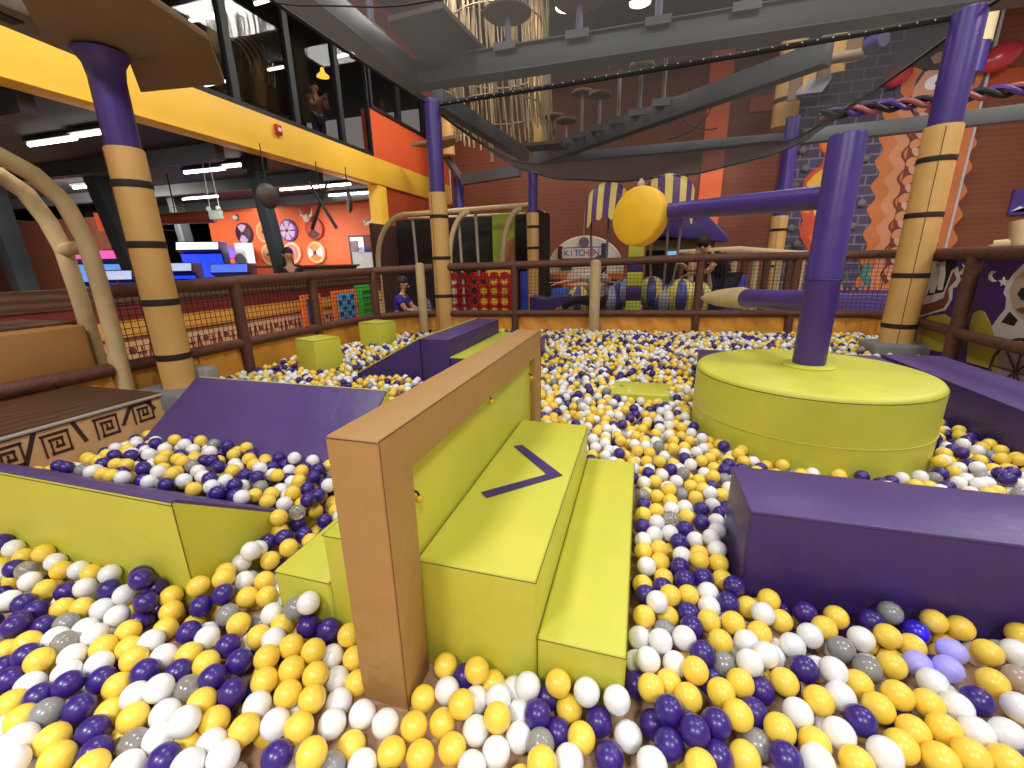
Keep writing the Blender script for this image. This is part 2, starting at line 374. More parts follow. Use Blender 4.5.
# --- far platform: block, low step, side ramp
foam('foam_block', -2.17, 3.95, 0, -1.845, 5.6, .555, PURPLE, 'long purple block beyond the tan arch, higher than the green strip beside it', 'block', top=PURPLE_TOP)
t = foam('foam_step', -1.84, 3.95, 0, -1.2, 5.6, .375, PURPLE, 'low purple sided step with a lime green top beyond the tan arch', 'step', top=GREEN, seams=False)
t = thing('foam_ramp', 'purple sided side ramp sloping down to the green cubes, beyond the arch', 'ramp', (-2.6, 4.7, 0))
G().prism([(-3.25, 3.95, 0), (-2.175, 3.95, .555), (-2.175, 3.95, 0)], (0, 1.65, 0)).build('body', PURPLE, t, bevel=.01)
_a, _b = Vector((-3.25, 3.948, .0)), Vector((-2.175, 3.948, .555)); _n = Vector((-.459, 0, .888))
G().prism([_a, _b, _b + _n * .012, _a + _n * .012], (0, 1.654, 0)).build('slope_cover', GREEN, t)
# --- two green cubes
for (lab, c, w, dd, h, rz) in (('lime green cube nearer the purple ramp, the larger of the two', (-3.77, 4.32), .40, .36, .46, -.29), ('lime green cube by the far rail corner, the smaller looking one', (-3.85, 5.72), .42, .36, .47, -.2)):
    t = thing('foam_cube', lab, 'cube', (c[0], c[1], 0), 'lime green cubes in the ball pit')
    G().box(c[0] - w / 2, c[1] - dd / 2, .02, c[0] + w / 2, c[1] + dd / 2, h).build('body', GREEN, t, bevel=.014)
    G().tube([(c[0] - w / 2, c[1] - dd / 2, h - .006), (c[0] + w / 2, c[1] - dd / 2, h - .006), (c[0] + w / 2, c[1] + dd / 2, h - .006)], .003, 5).build('seam', SEAM, t)
    t.rotation_euler = (0, 0, rz)
# --- purple blocks
foam('foam_block', .43, 1.555, 0, 2.3, 1.925, .415, PURPLE, 'long purple block closest to the camera, in front of the round green drum', 'block', top=PURPLE_TOP)
foam('foam_block', 2.24, 2.3, 0, 2.72, 4.86, .385, PURPLE, 'purple block along the printed side panels, behind the drum', 'block', top=PURPLE_TOP)
foam('foam_block', .62, 4.55, 0, 2.22, 4.9, .36, PURPLE, 'purple block mostly hidden behind the round green drum', 'block', top=PURPLE_TOP)
foam('foam_pad', *(lambda q: (q.x - .25, q.y - .2, .0, q.x + .25, q.y + .2, .175))(at(640, 388, z=.17)), GREEN, 'flat lime green pad showing through the balls near the far rail', 'pad', seams=False)
# --- spinner
c = Vector((1.15, 3.38, 0))
t = thing('spinner', 'round lime green spinner drum with a purple post and two padded arms', 'spinner', c)
G().lathe([(.715, 0), (.715, .50), (.712, .525), (.70, .541), (.675, .549), (.30, .556), (.02, .558)], c, 72, capt=True).build('drum', GREEN, t)
G().tube([c + Vector((cos(k * pi / 36) * .714, sin(k * pi / 36) * .7135, .517)) for k in range(72)], .0028, 6, closed=True).build('seam', SEAM, t)
G().tube([c + Vector((cos(k * pi / 36) * .717, sin(k * pi / 36) * .717, .25)) for k in range(72)], .003, 6, closed=True).build('seam', GREEN, t)
G().lathe([(.165, .55), (.165, .568), (.15, .576), (.1, .578)], c + Vector((.01, .03, 0)), 40).build('collar', GREEN, t)
pc = c + Vector((.01, .03, 0))
G().lathe([(.098, .57), (.1, .6), (.1, 1.135), (.104, 1.15), (.1, 1.165), (.1, 2.0), (.094, 2.015)], pc, 32).build('post', POLE_P, t)
G().tube([pc + Vector((cos(k * pi / 12) * .102, sin(k * pi / 12) * .102, 1.15)) for k in range(24)], .005, 5, closed=True).build('seam', mat('dark purple seam', (36, 24, 72), .6, var=0), t)
ua = Vector((pc.x, pc.y, 1.665)); ub = at(662, 212, d=4.75)
G().tube([ua, ua.lerp(ub, .5), ub, ub + (ub - ua).normalized() * .01], [.076, .076, .074, .06], 20).build('upper_arm', POLE_P, t)
dc = at(640, 217, d=4.72); dn = Vector((-.52, -.82, .10)).normalized()
dk = G().lathe([(.02, -.085), (.26, -.08), (.275, -.068), (.28, -.05), (.28, .05), (.275, .068), (.26, .08), (.02, .088)], dc, 48, axis=dn).build('pad_disc', YELLOWP, t)
la = Vector((pc.x, pc.y, 1.0)); lb = at(744, 298, d=4.5)
lc = at(701, 298, d=4.72)
G().tube([la, lb], [.078, .08], 20).build('lower_arm', POLE_P, t)
ld = (lc - lb)
tp = G().tube([lb - ld * .05, lb + ld * .05, lb + ld * .3, lb + ld * .62, lb + ld * .85, lb + ld], [.088, .1, .092, .075, .045, .012], 16).build('arm_tip', mat('beige canvas wrap', (196, 172, 130), .8, .6, 25, .1, 10), t)
G().tube(arc(lb + ld * .27, .096, 0, 2 * pi, 20, (0, .25, .97), (.3, -.95, .1)), .006, 5).tube(arc(lb + ld * .4, .09, 0, 2 * pi, 20, (0, .25, .97), (.3, -.95, .1)), .006, 5).build('lashing', BLACK, tp)
# --- greek key step in front of the hoop gateway
t = thing('entry_step', 'brown topped step with a greek key front, below the hoop gateway', 'step', (-3.85, 1.3, 0))
G().box(-4.32, -.6, 0, -3.42, 2.2, .385).build('body', mat('sand vinyl', (216, 172, 122), .5, .2, 5, .05, 2), t, bevel=.012)
G().box(-4.33, -.61, .375, -3.405, 2.21, .41).build('tread', wave_mat('dark wood grain', (62, 40, 26), (92, 60, 38), 3, 'X', .5, 4), t, bevel=.006)
G().tube([(-3.405, -.6, .395), (-3.405, 2.2, .395)], .012, 8).build('edge_trim', mat('grey edge tape', (170, 160, 150), .5, var=.1), t)
g = G()
def strip(pts, w=.022):
    for a, b in zip(pts, pts[1:]):
        a, b = Vector((-3.418, a[0], a[1])), Vector((-3.418, b[0], b[1])); e = (b - a).normalized() * w / 2
        g.beam(a - e, b + e, .006, w)
for (px, py) in ((8, 458), (57, 443), (107, 426), (143, 412)):
    q = at(px, py, x=-3.418); y0, z0 = q.y, q.z; k = .062; w_ = .017
    strip([(y0 - k, z0 - k * 1.1), (y0 - k, z0 + k), (y0 + k, z0 + k), (y0 + k, z0 - k), (y0 - k * .45, z0 - k), (y0 - k * .45, z0 + k * .45), (y0 + k * .45, z0 + k * .45), (y0 + k * .45, z0 - k * .35), (y0, z0 - k * .35), (y0, z0 + .005)], w_)
for (p0, p1) in (((33, 434), (26, 466)), ((72, 421), (86, 440)), ((129, 404), (124, 424)), ((146, 399), (154, 408)), ((-14, 446), (2, 470))):
    a_, b_ = at(p0[0], p0[1], x=-3.418), at(p1[0], p1[1], x=-3.418)
    strip([(a_.y, min(a_.z, .37)), (b_.y, b_.z)], .022)
g.build('key_pattern', mat('dark brown print', (66, 36, 26), .6, var=.05), t)
t = thing('padded_ledge', 'tan padded wall with a brown ledge inside the hoop gateway', 'ledge', (-4.75, 1, 0))
G().box(-4.85, -.8, .2, -4.66, 2.55, .845).build('pad', mat('tan ledge vinyl', (176, 126, 70), .5, .3, 4, .08, 2), t, bevel=.02)
G().box(-5.9, -.8, .80, -4.86, 2.6, .87).box(-6.1, -.8, .4, -5.9, 3.0, 1.04).build('bench_board', wave_mat('brown bench wood', (66, 44, 32), (98, 66, 46), 3, 'Z', .55, 3), t, bevel=.01)
# --- hoop gateway
for (xx, lab, pts) in ((-4.4, 'beige padded hoop of the gateway, nearer the balls', ((2.2, 2.09), (2.36, 2.0), (2.5, 1.83), (2.575, 1.54), (2.59, 1.14), (2.585, .76), (2.57, .2), (2.565, 0))),
                       (-4.8, 'beige padded hoop of the gateway, farther from the balls', ((2.37, 2.02), (2.49, 1.91), (2.58, 1.7), (2.63, 1.47), (2.645, 1.05), (2.65, .5), (2.65, 0)))):
    t = thing('gateway_hoop', lab, 'hoop', (xx, 2.6, 0), 'beige hoops of the gateway')
    y0 = pts[0][0]; y1 = -.3
    back = [(xx, y1 + (y0 - y1) * i / 5, pts[0][1] + .12 * sin(pi * (i) / 5) ) for i in range(5)]
    far = [(xx, y1 - .35, .0), (xx, y1 - .38, 1.2), (xx, y1 - .28, 1.75)]
    P = far + back + [(xx, a, b) for a, b in pts]
    G().tube(P, .062, 14).build('tube_wrap', BEIGE, t)
    for zz in (.9, 1.55, 1.9): pass
t = thing('cross_bar', 'short beige padded bar linking the two gateway hoops', 'bar', (-4.6, 2.6, 1.5))
G().tube([(-4.42, 2.585, 1.5), (-4.8, 2.625, 1.47)], .055, 14).build('tube_wrap', BEIGE, t)
# --- log poles
def log_pole(x, y, ztan, ztop, bands, label, r=.155, base=True, flange=False, rp=.135):
    t = thing('padded_pole', label, 'pole', (x, y, 0))
    G().lathe([(r * 1.02, 0), (r, .05), (r * 1.0, ztan * .5), (r * .99, ztan - .02), (r * .95, ztan)], (x, y, 0), 24).build('log_wrap', LOG, t)
    G().tube([(x - r * .32, y - r * .955, .05), (x - r * .32, y - r * .95, ztan - .03)], .004, 5).build('seam', SEAM_TAN, t)
    for z in bands: G().lathe([(r * 1.02, -.028), (r * 1.035, -.02), (r * 1.035, .02), (r * 1.02, .028)], (x, y, z), 24).build('strap', BAND, t)
    prof = [(rp, ztan - .03), (rp, ztop - .02), (rp * .97, ztop)]
    if flange: prof = [(rp, ztan - .03), (rp, ztop - .18), (rp * 1.12, ztop - .08), (rp * 1.5, ztop - .01), (rp * 1.5, ztop)]
    G().lathe(prof, (x, y, 0), 24).build('post_wrap', POLE_P, t)
    if base: G().box(x - .3, y - .24, 0, x + .3, y + .24, .25).build('base_pad', GREY, t, bevel=.04)
    return t
log_pole(-4.08, 2.82, 2.24, 2.90, (1.97, 1.50, 1.02, .535), 'tall log-look pole with a purple top carrying the tan platform', flange=True, r=.135, rp=.118)
log_pole(-3.31, 7.0, 2.42, 3.76, (2.05, 1.39, .76), 'log-look pole with a purple top at the far rail corner, holding the net', r=.15, rp=.125, base=False)
log_pole(3.09, 6.45, 2.65, 3.72, (2.31, 1.73, 1.06, .46), 'log-look pole with a purple top next to the printed side panels', r=.17, rp=.145)
_q = at(533, 213, y=9.55); log_pole(_q.x, _q.y, _q.z, at(531, 172, y=9.55).z, (at(533, 227, y=9.55).z, at(533, 248, y=9.55).z), 'slim log-look pole at the end of the hoop tunnel', r=.125, rp=.1, base=False)
log_pole(2.95, 11.8, 2.2, 4.2, (1.9, 1.1), 'log-look pole with a purple top beside the climbing wall', r=.17, rp=.15, base=False)
log_pole(-5.95, 14.2, 2.3, 4.0, (1.9,), 'far purple pole below the rope bridge near the orange wall', r=.2, rp=.17, base=False)
t = thing('grey_pad', 'pale grey pad leaning by the foot of the tall platform pole', 'pad', (-4.2, 3.1, 0))
G().box(-4.42, 2.92, 0, -3.86, 3.05, .40).build('body', mat('pale grey foam', (150, 150, 152), .6, .2, 5, .05, 2), t, bevel=.02)
# platform on the tall pole, with its beam
zc = 2.918
A = [(-4.31, 2.61), (-3.78, 2.22), (-3.04, 2.39), (-3.18, 2.975), (-4.07, 3.01)]
t = thing('pole_platform', 'tan angled platform on top of the tall pole, seen from below', 'platform', (-3.83, 2.7, zc))
G().prism([(a, b, zc) for a, b in A], (0, 0, .05)).build('deck', PLATE, t, bevel=.006, seg=2)
G().prism([(-4.07, 3.01, zc), (-3.18, 2.975, zc), (-3.61, 3.463, 2.849), (-4.48, 3.358, 2.849)], (0, 0, .05)).build('flap', mat('taupe flap board', (122, 94, 66), .7, .1, 5, .08, 3), t, bevel=.006, seg=2)
t = thing('walkway_beam', 'grey brown walkway beam running from the tan platform out of view', 'beam', (-4.26, 2.1, 2.95))
G().beam((-4.23, 2.85, 3.01), (-3.91, .52, 3.01), .3, .17).build('beam_body', mat('taupe steel', (104, 92, 80), .6, var=.08), t, bevel=.01)
G().beam((-4.16, 2.39, 2.921), (-4.11, 2.04, 2.921), .1, .012).build('slot_plate', BLACK, t)

# ================================================================== rails, nets and skirts round the pit
def net_panel(a, b, z0, z1, step=.056, w=.0036):
    g = G(); a, b = Vector((a[0], a[1], 0)), Vector((b[0], b[1], 0)); L = (b - a).length; n = max(2, int(L / step))
    for i in range(n + 1):
        q = a.lerp(b, i / n); g.tube([q + Vector((0, 0, z0)), q + Vector((0, 0, z1))], w, 3, caps=False)
    for j in range(int((z1 - z0) / step) + 1):
        z = z0 + j * step; g.tube([a + Vector((0, 0, z)), b + Vector((0, 0, z))], w, 3, caps=False)
    return g
def railing(label, P, posts, zb, zt, net=True, skirt=SKIRT, off=(0, 0)):
    t = thing('pit_railing', label, 'railing', (P[0][0], P[0][1], 0))
    zt_ = zt if hasattr(zt, '__len__') else [zt] * len(P)
    G().tube([(x, y, z) for (x, y), z in zip(P, zt_)], .062, 12).build('top_rail', RAIL, t)
    G().tube([(x, y, zb) for x, y in P], .055, 12).build('bottom_rail', RAIL, t)
    for (x, y, zz) in posts: G().tube([(x, y, 0), (x, y, zz)], .062, 12).build('post', RAIL, t)
    if net:
        for (a, b), z1 in zip(zip(P, P[1:]), zt_): net_panel(a, b, zb + .05, z1 - .05).build('safety_net', NETB, t)
    if skirt is not None:
        for (a, b) in zip(P, P[1:]):
            a, b = Vector((a[0], a[1], 0)), Vector((b[0], b[1], 0)); n = (b - a).cross(Vector((0, 0, 1))).normalized() * .03
            if n.dot(Vector((-.5, 2.5, 0)) - a) > 0: n = -n
            nn = max(2, int((b - a).length / .04))
            ph = RND.random() * 6
            e_ = (b - a).normalized() * .04; a, b = a - e_, b + e_
            G().sheet(lambda u, v: a.lerp(b, u) + n * (1 + (.7 * sin(u * 23 + ph + v * 3.5) + .45 * sin(u * 61 + v * 5 + ph)) * sin(v * pi)) + Vector((0, 0, zb * v)), nn, 6).build('skirt', skirt, t, fix=False)
    return t
railing('brown rail with netting along the patterned panels, left of the pit', [(-4.42, 2.58), (-4.40, 3.34), (-4.38, 3.96), (-4.36, 5.0), (-4.24, 6.3)], [(-4.38, 3.85, 1.15), (-4.37, 5.05, 1.17), (-4.22, 6.28, 1.2)], .46, [1.12, 1.13, 1.15, 1.17, 1.2])
railing('brown rail with netting in the corner behind the small green cube', [(-4.24, 6.3), (-3.9, 6.72), (-3.45, 6.92)], [], .46, [1.2, 1.22, 1.24])
railing('brown rail with netting across the far side of the pit', [(-3.2, 6.98), (-2.11, 7.13), (-.8, 7.32), (.84, 7.48), (2.28, 7.68), (3.2, 7.66), (3.42, 7.42)], [(-2.06, 7.14, 1.25), (.87, 7.5, 1.31), (2.25, 7.69, 1.31)], .455, [1.24, 1.25, 1.27, 1.31, 1.31, 1.31, 1.31])
railing('brown rail in front of the purple printed panels', [(3.3, 6.5), (3.19, 5.5), (3.17, 4.6), (3.15, 3.0), (3.15, 1.2)], [(3.19, 5.6, 1.3), (3.15, 3.2, 1.3)], .5, 1.3, net=False, skirt=None)
railing('short brown rail on the left side of the entry step', [(-4.42, 2.5), (-4.44, 1.87), (-4.46, .3)], [], .46, .46, net=False)
q = at(595, 333, z=.12)
t = thing('tan_post', 'pale beige padded post standing in front of the far rail', 'post', (-.72, 7.2, 0))
G().lathe([(.085, 0), (.085, 1.26), (.07, 1.3), (.03, 1.315)], (-.72, 7.2, 0), 16).build('wrap', BEIGE, t)
t = thing('tan_post', 'pale beige padded post next to the corner log-look pole', 'post', (-3.62, 6.78, 0))
G().lathe([(.075, 0), (.075, 1.27), (.06, 1.31), (.03, 1.32)], (-3.62, 6.78, 0), 16).build('wrap', BEIGE, t)

# printed panels on the right: viking ship, moon, stars, a driver, hills
t = thing('printed_panel', 'purple printed panels with a viking ship, moon and stars behind the brown rail', 'panel', (3.34, 4, 0))
G().box(3.34, .8, 0, 3.40, 6.75, 1.27).build('board', mat('deep purple print', (66, 30, 108), .5, .1, 4, .05, 2), t)
def pp(pts, name, m, d=.006, lift=0):
    return G().prism([at(a, b, x=3.338 - lift) for a, b in pts], (-d, 0, 0)).build(name, m, t)
OL = mat('pale print outline', (206, 198, 196), .5, var=.03); SHIP = mat('brown print', (112, 62, 50), .5, var=.05); HILL = mat('olive yellow print', (176, 158, 50), .5, var=.06)
SAIL = mat('white print', (222, 214, 206), .5, var=.03)
pp([(915, 318), (918, 300), (922, 297), (940, 285), (947, 274), (958, 267), (961, 280), (957, 287), (953, 288), (952, 300), (946, 310), (935, 313), (925, 316)], 'ship_outline', OL)
pp([(919, 316), (919, 306), (934, 302), (944, 298), (948, 286), (954, 271), (957, 279), (949, 288), (949, 300), (944, 308)], 'ship_hull', SHIP, lift=.004)
pp([(918, 298), (921, 263), (957, 259), (950, 276), (944, 292)], 'sail_gap', BLACK, lift=.001)  # black print showing between the sail stripes
for k in range(3): pp([(922 + k * 8, 296 - k * 3), (925 + k * 7, 262), (932 + k * 7, 261), (934 + k * 6, 278 - k), (927 + k * 8, 296 - k * 3)], 'sail_stripe', SAIL, lift=.002)
pp([(960, 272), (964, 268), (963, 264), (966, 268), (964, 274), (960, 275)], 'ship_horn', OL)
def star(cx, cy, r): return [(cx + r * (1 if i % 2 == 0 else .42) * sin(i * pi / 5), cy - r * (1 if i % 2 == 0 else .42) * cos(i * pi / 5)) for i in range(10)]
pp(star(972, 275, 3), 'star', SAIL); pp(star(1004, 282, 5.2), 'star', SAIL)
pp([(997, 271.5), (992, 271), (989, 275), (989, 279), (993, 282), (997, 281), (993, 279), (992, 275)], 'moon', SAIL)
pp([(916, 345), (920, 322), (930, 316), (945, 314), (951, 318), (953, 323), (958, 325), (957, 350), (940, 352)], 'hill', HILL)
pp([(967, 362), (970, 325), (974, 313), (980, 310), (985, 312), (990, 322), (994, 332), (996, 345), (1002, 372)], 'hill', HILL, lift=.001)
pp([(984, 334), (990, 330), (1000, 316), (1006, 309), (1007, 298), (1004, 293), (1008, 282), (1014, 274), (1024, 264), (1040, 258), (1046, 350), (990, 342)], 'figure_outline', OL)
pp([(1010, 290), (1016, 278), (1028, 268), (1040, 266), (1042, 318), (1022, 319), (1013, 308)], 'figure_face', mat('grey beige print', (178, 156, 140), .5, var=.05), lift=.004)
pp([(1018, 294), (1022, 288), (1030, 287), (1030, 300), (1022, 300)], 'figure_eye', BLACK, lift=.008)
pp([(1016, 310), (1022, 307), (1028, 309), (1024, 314)], 'figure_mouth', SHIP, lift=.008)
pp([(1002, 322), (1010, 312), (1018, 320), (1014, 326)], 'figure_scarf', BLACK, lift=.006)
g = G()
wc = at(1016, 372, x=3.335); 
G().tube([wc + Vector((0, cos(k * pi / 14) * .3, sin(k * pi / 14) * .3)) for k in range(28)], .016, 6, closed=True).build('wheel_rim', mat('dark plum print', (70, 44, 60), .5, var=.05), t)
g = G().lathe([(.28, 0), (.28, .004)], wc, 28, axis=(1, 0, 0)); g.build('wheel_disc', mat('mauve print', (156, 136, 150), .5, var=.05), t)
g = G()
for k in range(8): g.beam(wc + Vector((-.004, 0, 0)), wc + Vector((-.004, cos(k * pi / 4) * .29, sin(k * pi / 4) * .29)), .018, .012)
g.build('wheel_spoke_pattern', mat('dark plum print', (70, 44, 60), .5, var=.05), t)

# ================================================================== BEYOND THE RAILS, left: panels, counter, arcade
t = thing('patterned_wall', 'low wall with red, ochre and tribal print bands behind the netting', 'wall panel', (-5.6, 5.5, 0))
G().box(-5.75, 2.2, 0, -5.6, 8.6, .56).build('print_band', mat('pale print band', (214, 170, 128), .6, .1, 4, .05, 2), t)
G().box(-5.75, 2.2, .56, -5.59, 8.6, .75).build('ochre_band', mat('ochre band', (220, 156, 70), .6, .1, 4, .06, 2), t)
G().box(-5.75, 2.2, .75, -5.585, 8.6, .92).build('red_band', mat('dark red band', (116, 38, 34), .6, .1, 4, .06, 2), t)
G().box(-5.78, 2.2, .92, -5.575, 8.6, 1.12).build('plank_band', wave_mat('brown planks', (70, 46, 34), (106, 72, 52), 4, 'Z', .6, 2), t)
g = G()
for k in range(60):
    y0 = 2.4 + k * .1; kind = k % 3
    if kind == 0: g.beam((-5.598, y0, .22), (-5.598, y0 + .04, .46), .012, .02).beam((-5.598, y0 + .04, .46), (-5.598, y0 + .08, .22), .012, .02)
    elif kind == 1: g.lathe([(.04, 0), (.04, .012)], (-5.605, y0 + .04, .40), 10, axis=(1, 0, 0)); g.lathe([(.04, 0), (.04, .012)], (-5.605, y0 + .04, .26), 10, axis=(1, 0, 0))
    else: g.beam((-5.598, y0, .26), (-5.598, y0 + .08, .26), .012, .025).beam((-5.598, y0 + .04, .26), (-5.598, y0 + .04, .44), .012, .025).beam((-5.598, y0, .36), (-5.598, y0 + .08, .36), .012, .02)
g.box(-5.6, 2.2, .53, -5.592, 8.6, .555).box(-5.6, 2.2, .14, -5.592, 8.6, .165)
g.build('tribal_pattern', mat('dark red print', (120, 52, 44), .6, var=.05), t)
def act_panel(y0, y1, z0, z1, frame, face, label, extra):
    t = thing('activity_panel', label, 'panel', (-5.3, (y0 + y1) / 2, 0))
    G().box(-5.36, y0, 0, -5.30, y1, z1).build('frame', frame, t, bevel=.01)
    G().box(-5.31, y0 + .1, z0, -5.285, y1 - .1, z1 - .06).build('face', face, t, bevel=.004)
    extra(t, y0 + .1, y1 - .1, z0, z1 - .06)
OR = mat('orange board', (226, 110, 40), .5, var=.05); NAVY = mat('navy board', (40, 50, 110), .5, var=.05); CY = mat('light blue board', (80, 160, 200), .5, var=.05); GRN = mat('bright green board', (52, 168, 48), .5, var=.05)
def ex1(t, a, b, c, d):
    for z in (c + .12, c + .3): G().lathe([(.05, 0), (.05, .02)], (-5.285, (a + b) / 2, z), 12, axis=(1, 0, 0)).build('dial', WHITE, t)
def ex2(t, a, b, c, d):
    g = G()
    for i in range(4):
        for j in range(5):
            if (i + j) % 2: g.box(-5.286, a + (b - a) * i / 4, c + (d - c) * j / 5, -5.276, a + (b - a) * (i + .8) / 4, c + (d - c) * (j + .7) / 5)
    g.build('tile_pattern', NAVY, t)
def ex3(t, a, b, c, d):
    g = G()
    for j in range(5): g.box(-5.286, a + .04, c + (d - c) * (j + .3) / 5, -5.272, b - .04, c + (d - c) * (j + .6) / 5)
    g.build('ridge_pattern', mat('dark green board', (30, 110, 30), .5, var=.05), t)
act_panel(5.85, 6.3, .3, .84, OR, NAVY, 'orange framed play panel with a navy face and dials, behind the net', ex1)
act_panel(6.62, 7.3, .3, .86, OR, CY, 'orange framed play panel with light blue tiles, behind the net', ex2)
act_panel(7.32, 8.05, .26, .92, GRN, GRN, 'bright green play panel behind the net, next to the seated person', ex3)
t = thing('snack_counter', 'long dark wood counter below the orange shield wall', 'counter', (-8, 8, 0))
G().box(-8.3, 8.4, 0, -8.1, 11.3, 1.28).build('front_board', wave_mat('dark counter planks', (58, 44, 36), (92, 70, 56), 3, 'Z', .6, 2), t)
G().box(-8.9, 8.3, 1.28, -8.05, 11.4, 1.33).build('worktop', wave_mat('counter top wood', (80, 60, 48), (110, 84, 64), 3, 'Y', .4, 2), t, bevel=.01)
# dark columns, raked
for (p0, p1, d, w_, lab) in (((284, 278), (252, 157), 10.9, .24, 'dark raked column at the mezzanine edge before the orange shield wall'), ((142, 285), (99, 180), 13.2, .36, 'slate raked column seen just left of the tall log-look pole'),
                             ((198, 283), (176, 205), 15.8, .26, 'slim dark column among the blue arcade screens'), ((28, 296), (-6, 200), 10.5, .24, 'dark raked column at the left edge behind the hoops')):
    a, b = at(p0[0], p0[1], d=d), at(p1[0], p1[1], d=d)
    dr = (b - a) / (b.z - a.z); a = a + dr * (.02 - a.z); b = b + dr * (3.2 - b.z)
    t = thing('steel_column', lab, 'column', a)
    G().beam(a, b, w_, w_, up=(0, 1, 0)).build('shaft', mat('slate steel', (52, 58, 66), .5, var=.08), t, bevel=.01)
    G().box(b.x - w_ * .7, b.y - w_ * .7, 3.19, b.x + w_ * .7, b.y + w_ * .7, 3.42).build('cap_plate', DARK, t)
# arcade machines
def arcade(x, y, w, h, scr, label, rz=0.0, light=None):
    t = thing('arcade_machine', label, 'arcade machine', (x, y, 0))
    pr = [(-.35, 0), (.35, 0), (.35, h), (-.22, h), (-.30, h - .22), (-.12, h - .28), (-.02, .98), (-.38, .88)]
    G().prism([(x - w / 2, y + a, b) for a, b in pr], (w, 0, 0)).build('cabinet', mat('dark blue cabinet', (30, 34, 70), .4, var=.05), t, bevel=.01)
    G().prism([(x - w / 2 + .04, y - .135, h - .32), (x - w / 2 + .04, y - .035, 1.05), (x + w / 2 - .04, y - .035, 1.05), (x + w / 2 - .04, y - .135, h - .32)], (0, -.02, 0)).build('screen', scr, t)
    G().prism([(x - w / 2 + .03, y - .225, h - .02), (x - w / 2 + .03, y - .305, h - .2), (x + w / 2 - .03, y - .305, h - .2), (x + w / 2 - .03, y - .225, h - .02)], (0, -.015, 0)).build('marquee', light or mat('lit pale marquee', (200, 210, 255), .4, var=.3, emit=.6), t)
    G().tube([(x, y - .28, .93), (x, y - .28, 1.02)], .012, 6).ball((x, y - .28, 1.04), .03, 8, 6).build('joystick', mat('red knob', (200, 40, 40), .3, var=0), t)
    t.rotation_euler = (0, 0, rz)
BLU = mat('lit blue screen', (40, 70, 255), .3, var=.5, vscale=5, emit=1.0); LBL = mat('lit light blue screen', (120, 170, 255), .3, var=.6, vscale=6, emit=.7); PNK = mat('lit pink marquee', (255, 110, 190), .4, var=.3, emit=.8)
for (px, py, d, w, h, scr, lab, lt) in ((104, 268, 14.0, 1.0, 1.75, LBL, 'arcade machine with a pale screen and pink top, left of the slate column', PNK), (122, 272, 13.2, .6, 1.3, BLU, 'small blue screened arcade machine touching the slate column', None), (181, 272, 14, .75, 1.45, BLU, 'arcade machine with a blue screen just right of the tall pole', None),
                                     (205, 262, 15.2, 1.05, 2.0, BLU, 'tall arcade machine with a bright blue screen and white sign', mat('lit white sign', (250, 250, 255), .4, var=.2, emit=.9)), (234, 271, 13.0, .85, 1.4, LBL, 'blue arcade machine next to the orange wall corner', mat('lit blue sign', (90, 120, 255), .4, var=.2, emit=.7))):
    q = at(px, py, d=d); arcade(q.x, q.y, w, h, scr, lab, atan2(-q.x, q.y) * .6, lt)
q = at(218, 250, d=17.5)
t = thing('ride_canopy', 'violet lit ride canopy among the arcade machines', 'canopy', (q.x, q.y, 0))
G().lathe([(.95, 1.6), (.5, 1.95), (.04, 2.15)], (q.x, q.y, 0), 12).build('roof', mat('lit violet canopy', (130, 90, 200), .5, var=.1, emit=.5), t)
G().lathe([(.06, 0), (.06, 1.9)], (q.x, q.y, 0), 10).build('mast', DARK, t)
G().lathe([(.6, 0), (.6, .8), (.4, .9)], (q.x, q.y, 0), 16).build('base', mat('plum base', (90, 50, 90), .5, var=.1), t)
q = at(240, 250, d=15.6)
t = thing('lit_stand', 'white lit booth panel beside the corner of the orange wall', 'booth', (q.x, q.y, 0))
G().box(q.x - .2, q.y, 0, q.x + .2, q.y + .3, 2.0).build('panel', mat('lit white booth', (206, 206, 212), .5, var=.05, emit=.15), t, bevel=.02)
G().lathe([(.22, 0), (.22, .05)], (q.x, q.y - .05, 1.5), 16, axis=(0, 1, 0)).build('ring', mat('grey ring', (150, 150, 156), .4, var=.05), t)
# orange beam sign deep in the arcade
a, b = at(96, 222, d=14), at(136, 222, d=14)
t = thing('lit_sign_board', 'orange lit board behind the slate column', 'sign', a)
G().beam(a, b, .1, .38).build('board', mat('lit orange board', (240, 100, 50), .5, var=.05, emit=.5), t)
G().tube([a + Vector((.2, 0, .19)), a + Vector((.2, 0, 3.38 - a.z))], .02, 6).tube([b + Vector((-.2, 0, .19)), b + Vector((-.2, 0, 3.38 - b.z))], .02, 6).build('hanger', BLACK, t)
a, b = at(160, 219, d=13.5), at(214, 217, d=13)
t = thing('duct', 'long rust red duct under the black ceiling', 'duct', a)
G().tube([a, b], .13, 14).build('pipe', mat('rust red duct', (150, 58, 40), .4, var=.05), t)
G().tube([a.lerp(b, .3), a.lerp(b, .3) + Vector((0, 0, 3.4 - a.z))], .015, 6).build('hanger', BLACK, t)
q = at(216, 215, d=10.5)
t = thing('exit_light', 'small hanging emergency light under the black ceiling', 'light', q)
G().box(q.x - .14, q.y - .04, q.z - .08, q.x + .14, q.y + .04, q.z + .08).build('casing', mat('pale green casing', (200, 220, 205), .4, var=.03), t, bevel=.01)
for s in (-.12, .12): G().tube([(q.x + s, q.y, q.z + .08), (q.x + s * .6, q.y, 3.4)], .008, 5).build('cable', WHITE, t); G().ball((q.x + s, q.y - .03, q.z + .11), .045, 10, 8).build('lamp_head', WHITE, t)
q = at(236, 217.5, y=12.76)
t = thing('camera_dome', 'white camera dome at the top corner of the orange wall', 'camera', q)
G().lathe([(.09, 0), (.09, .03), (.07, .08), (.03, .11)], q, 14, axis=(0, -1, 0)).build('dome', WHITE, t)
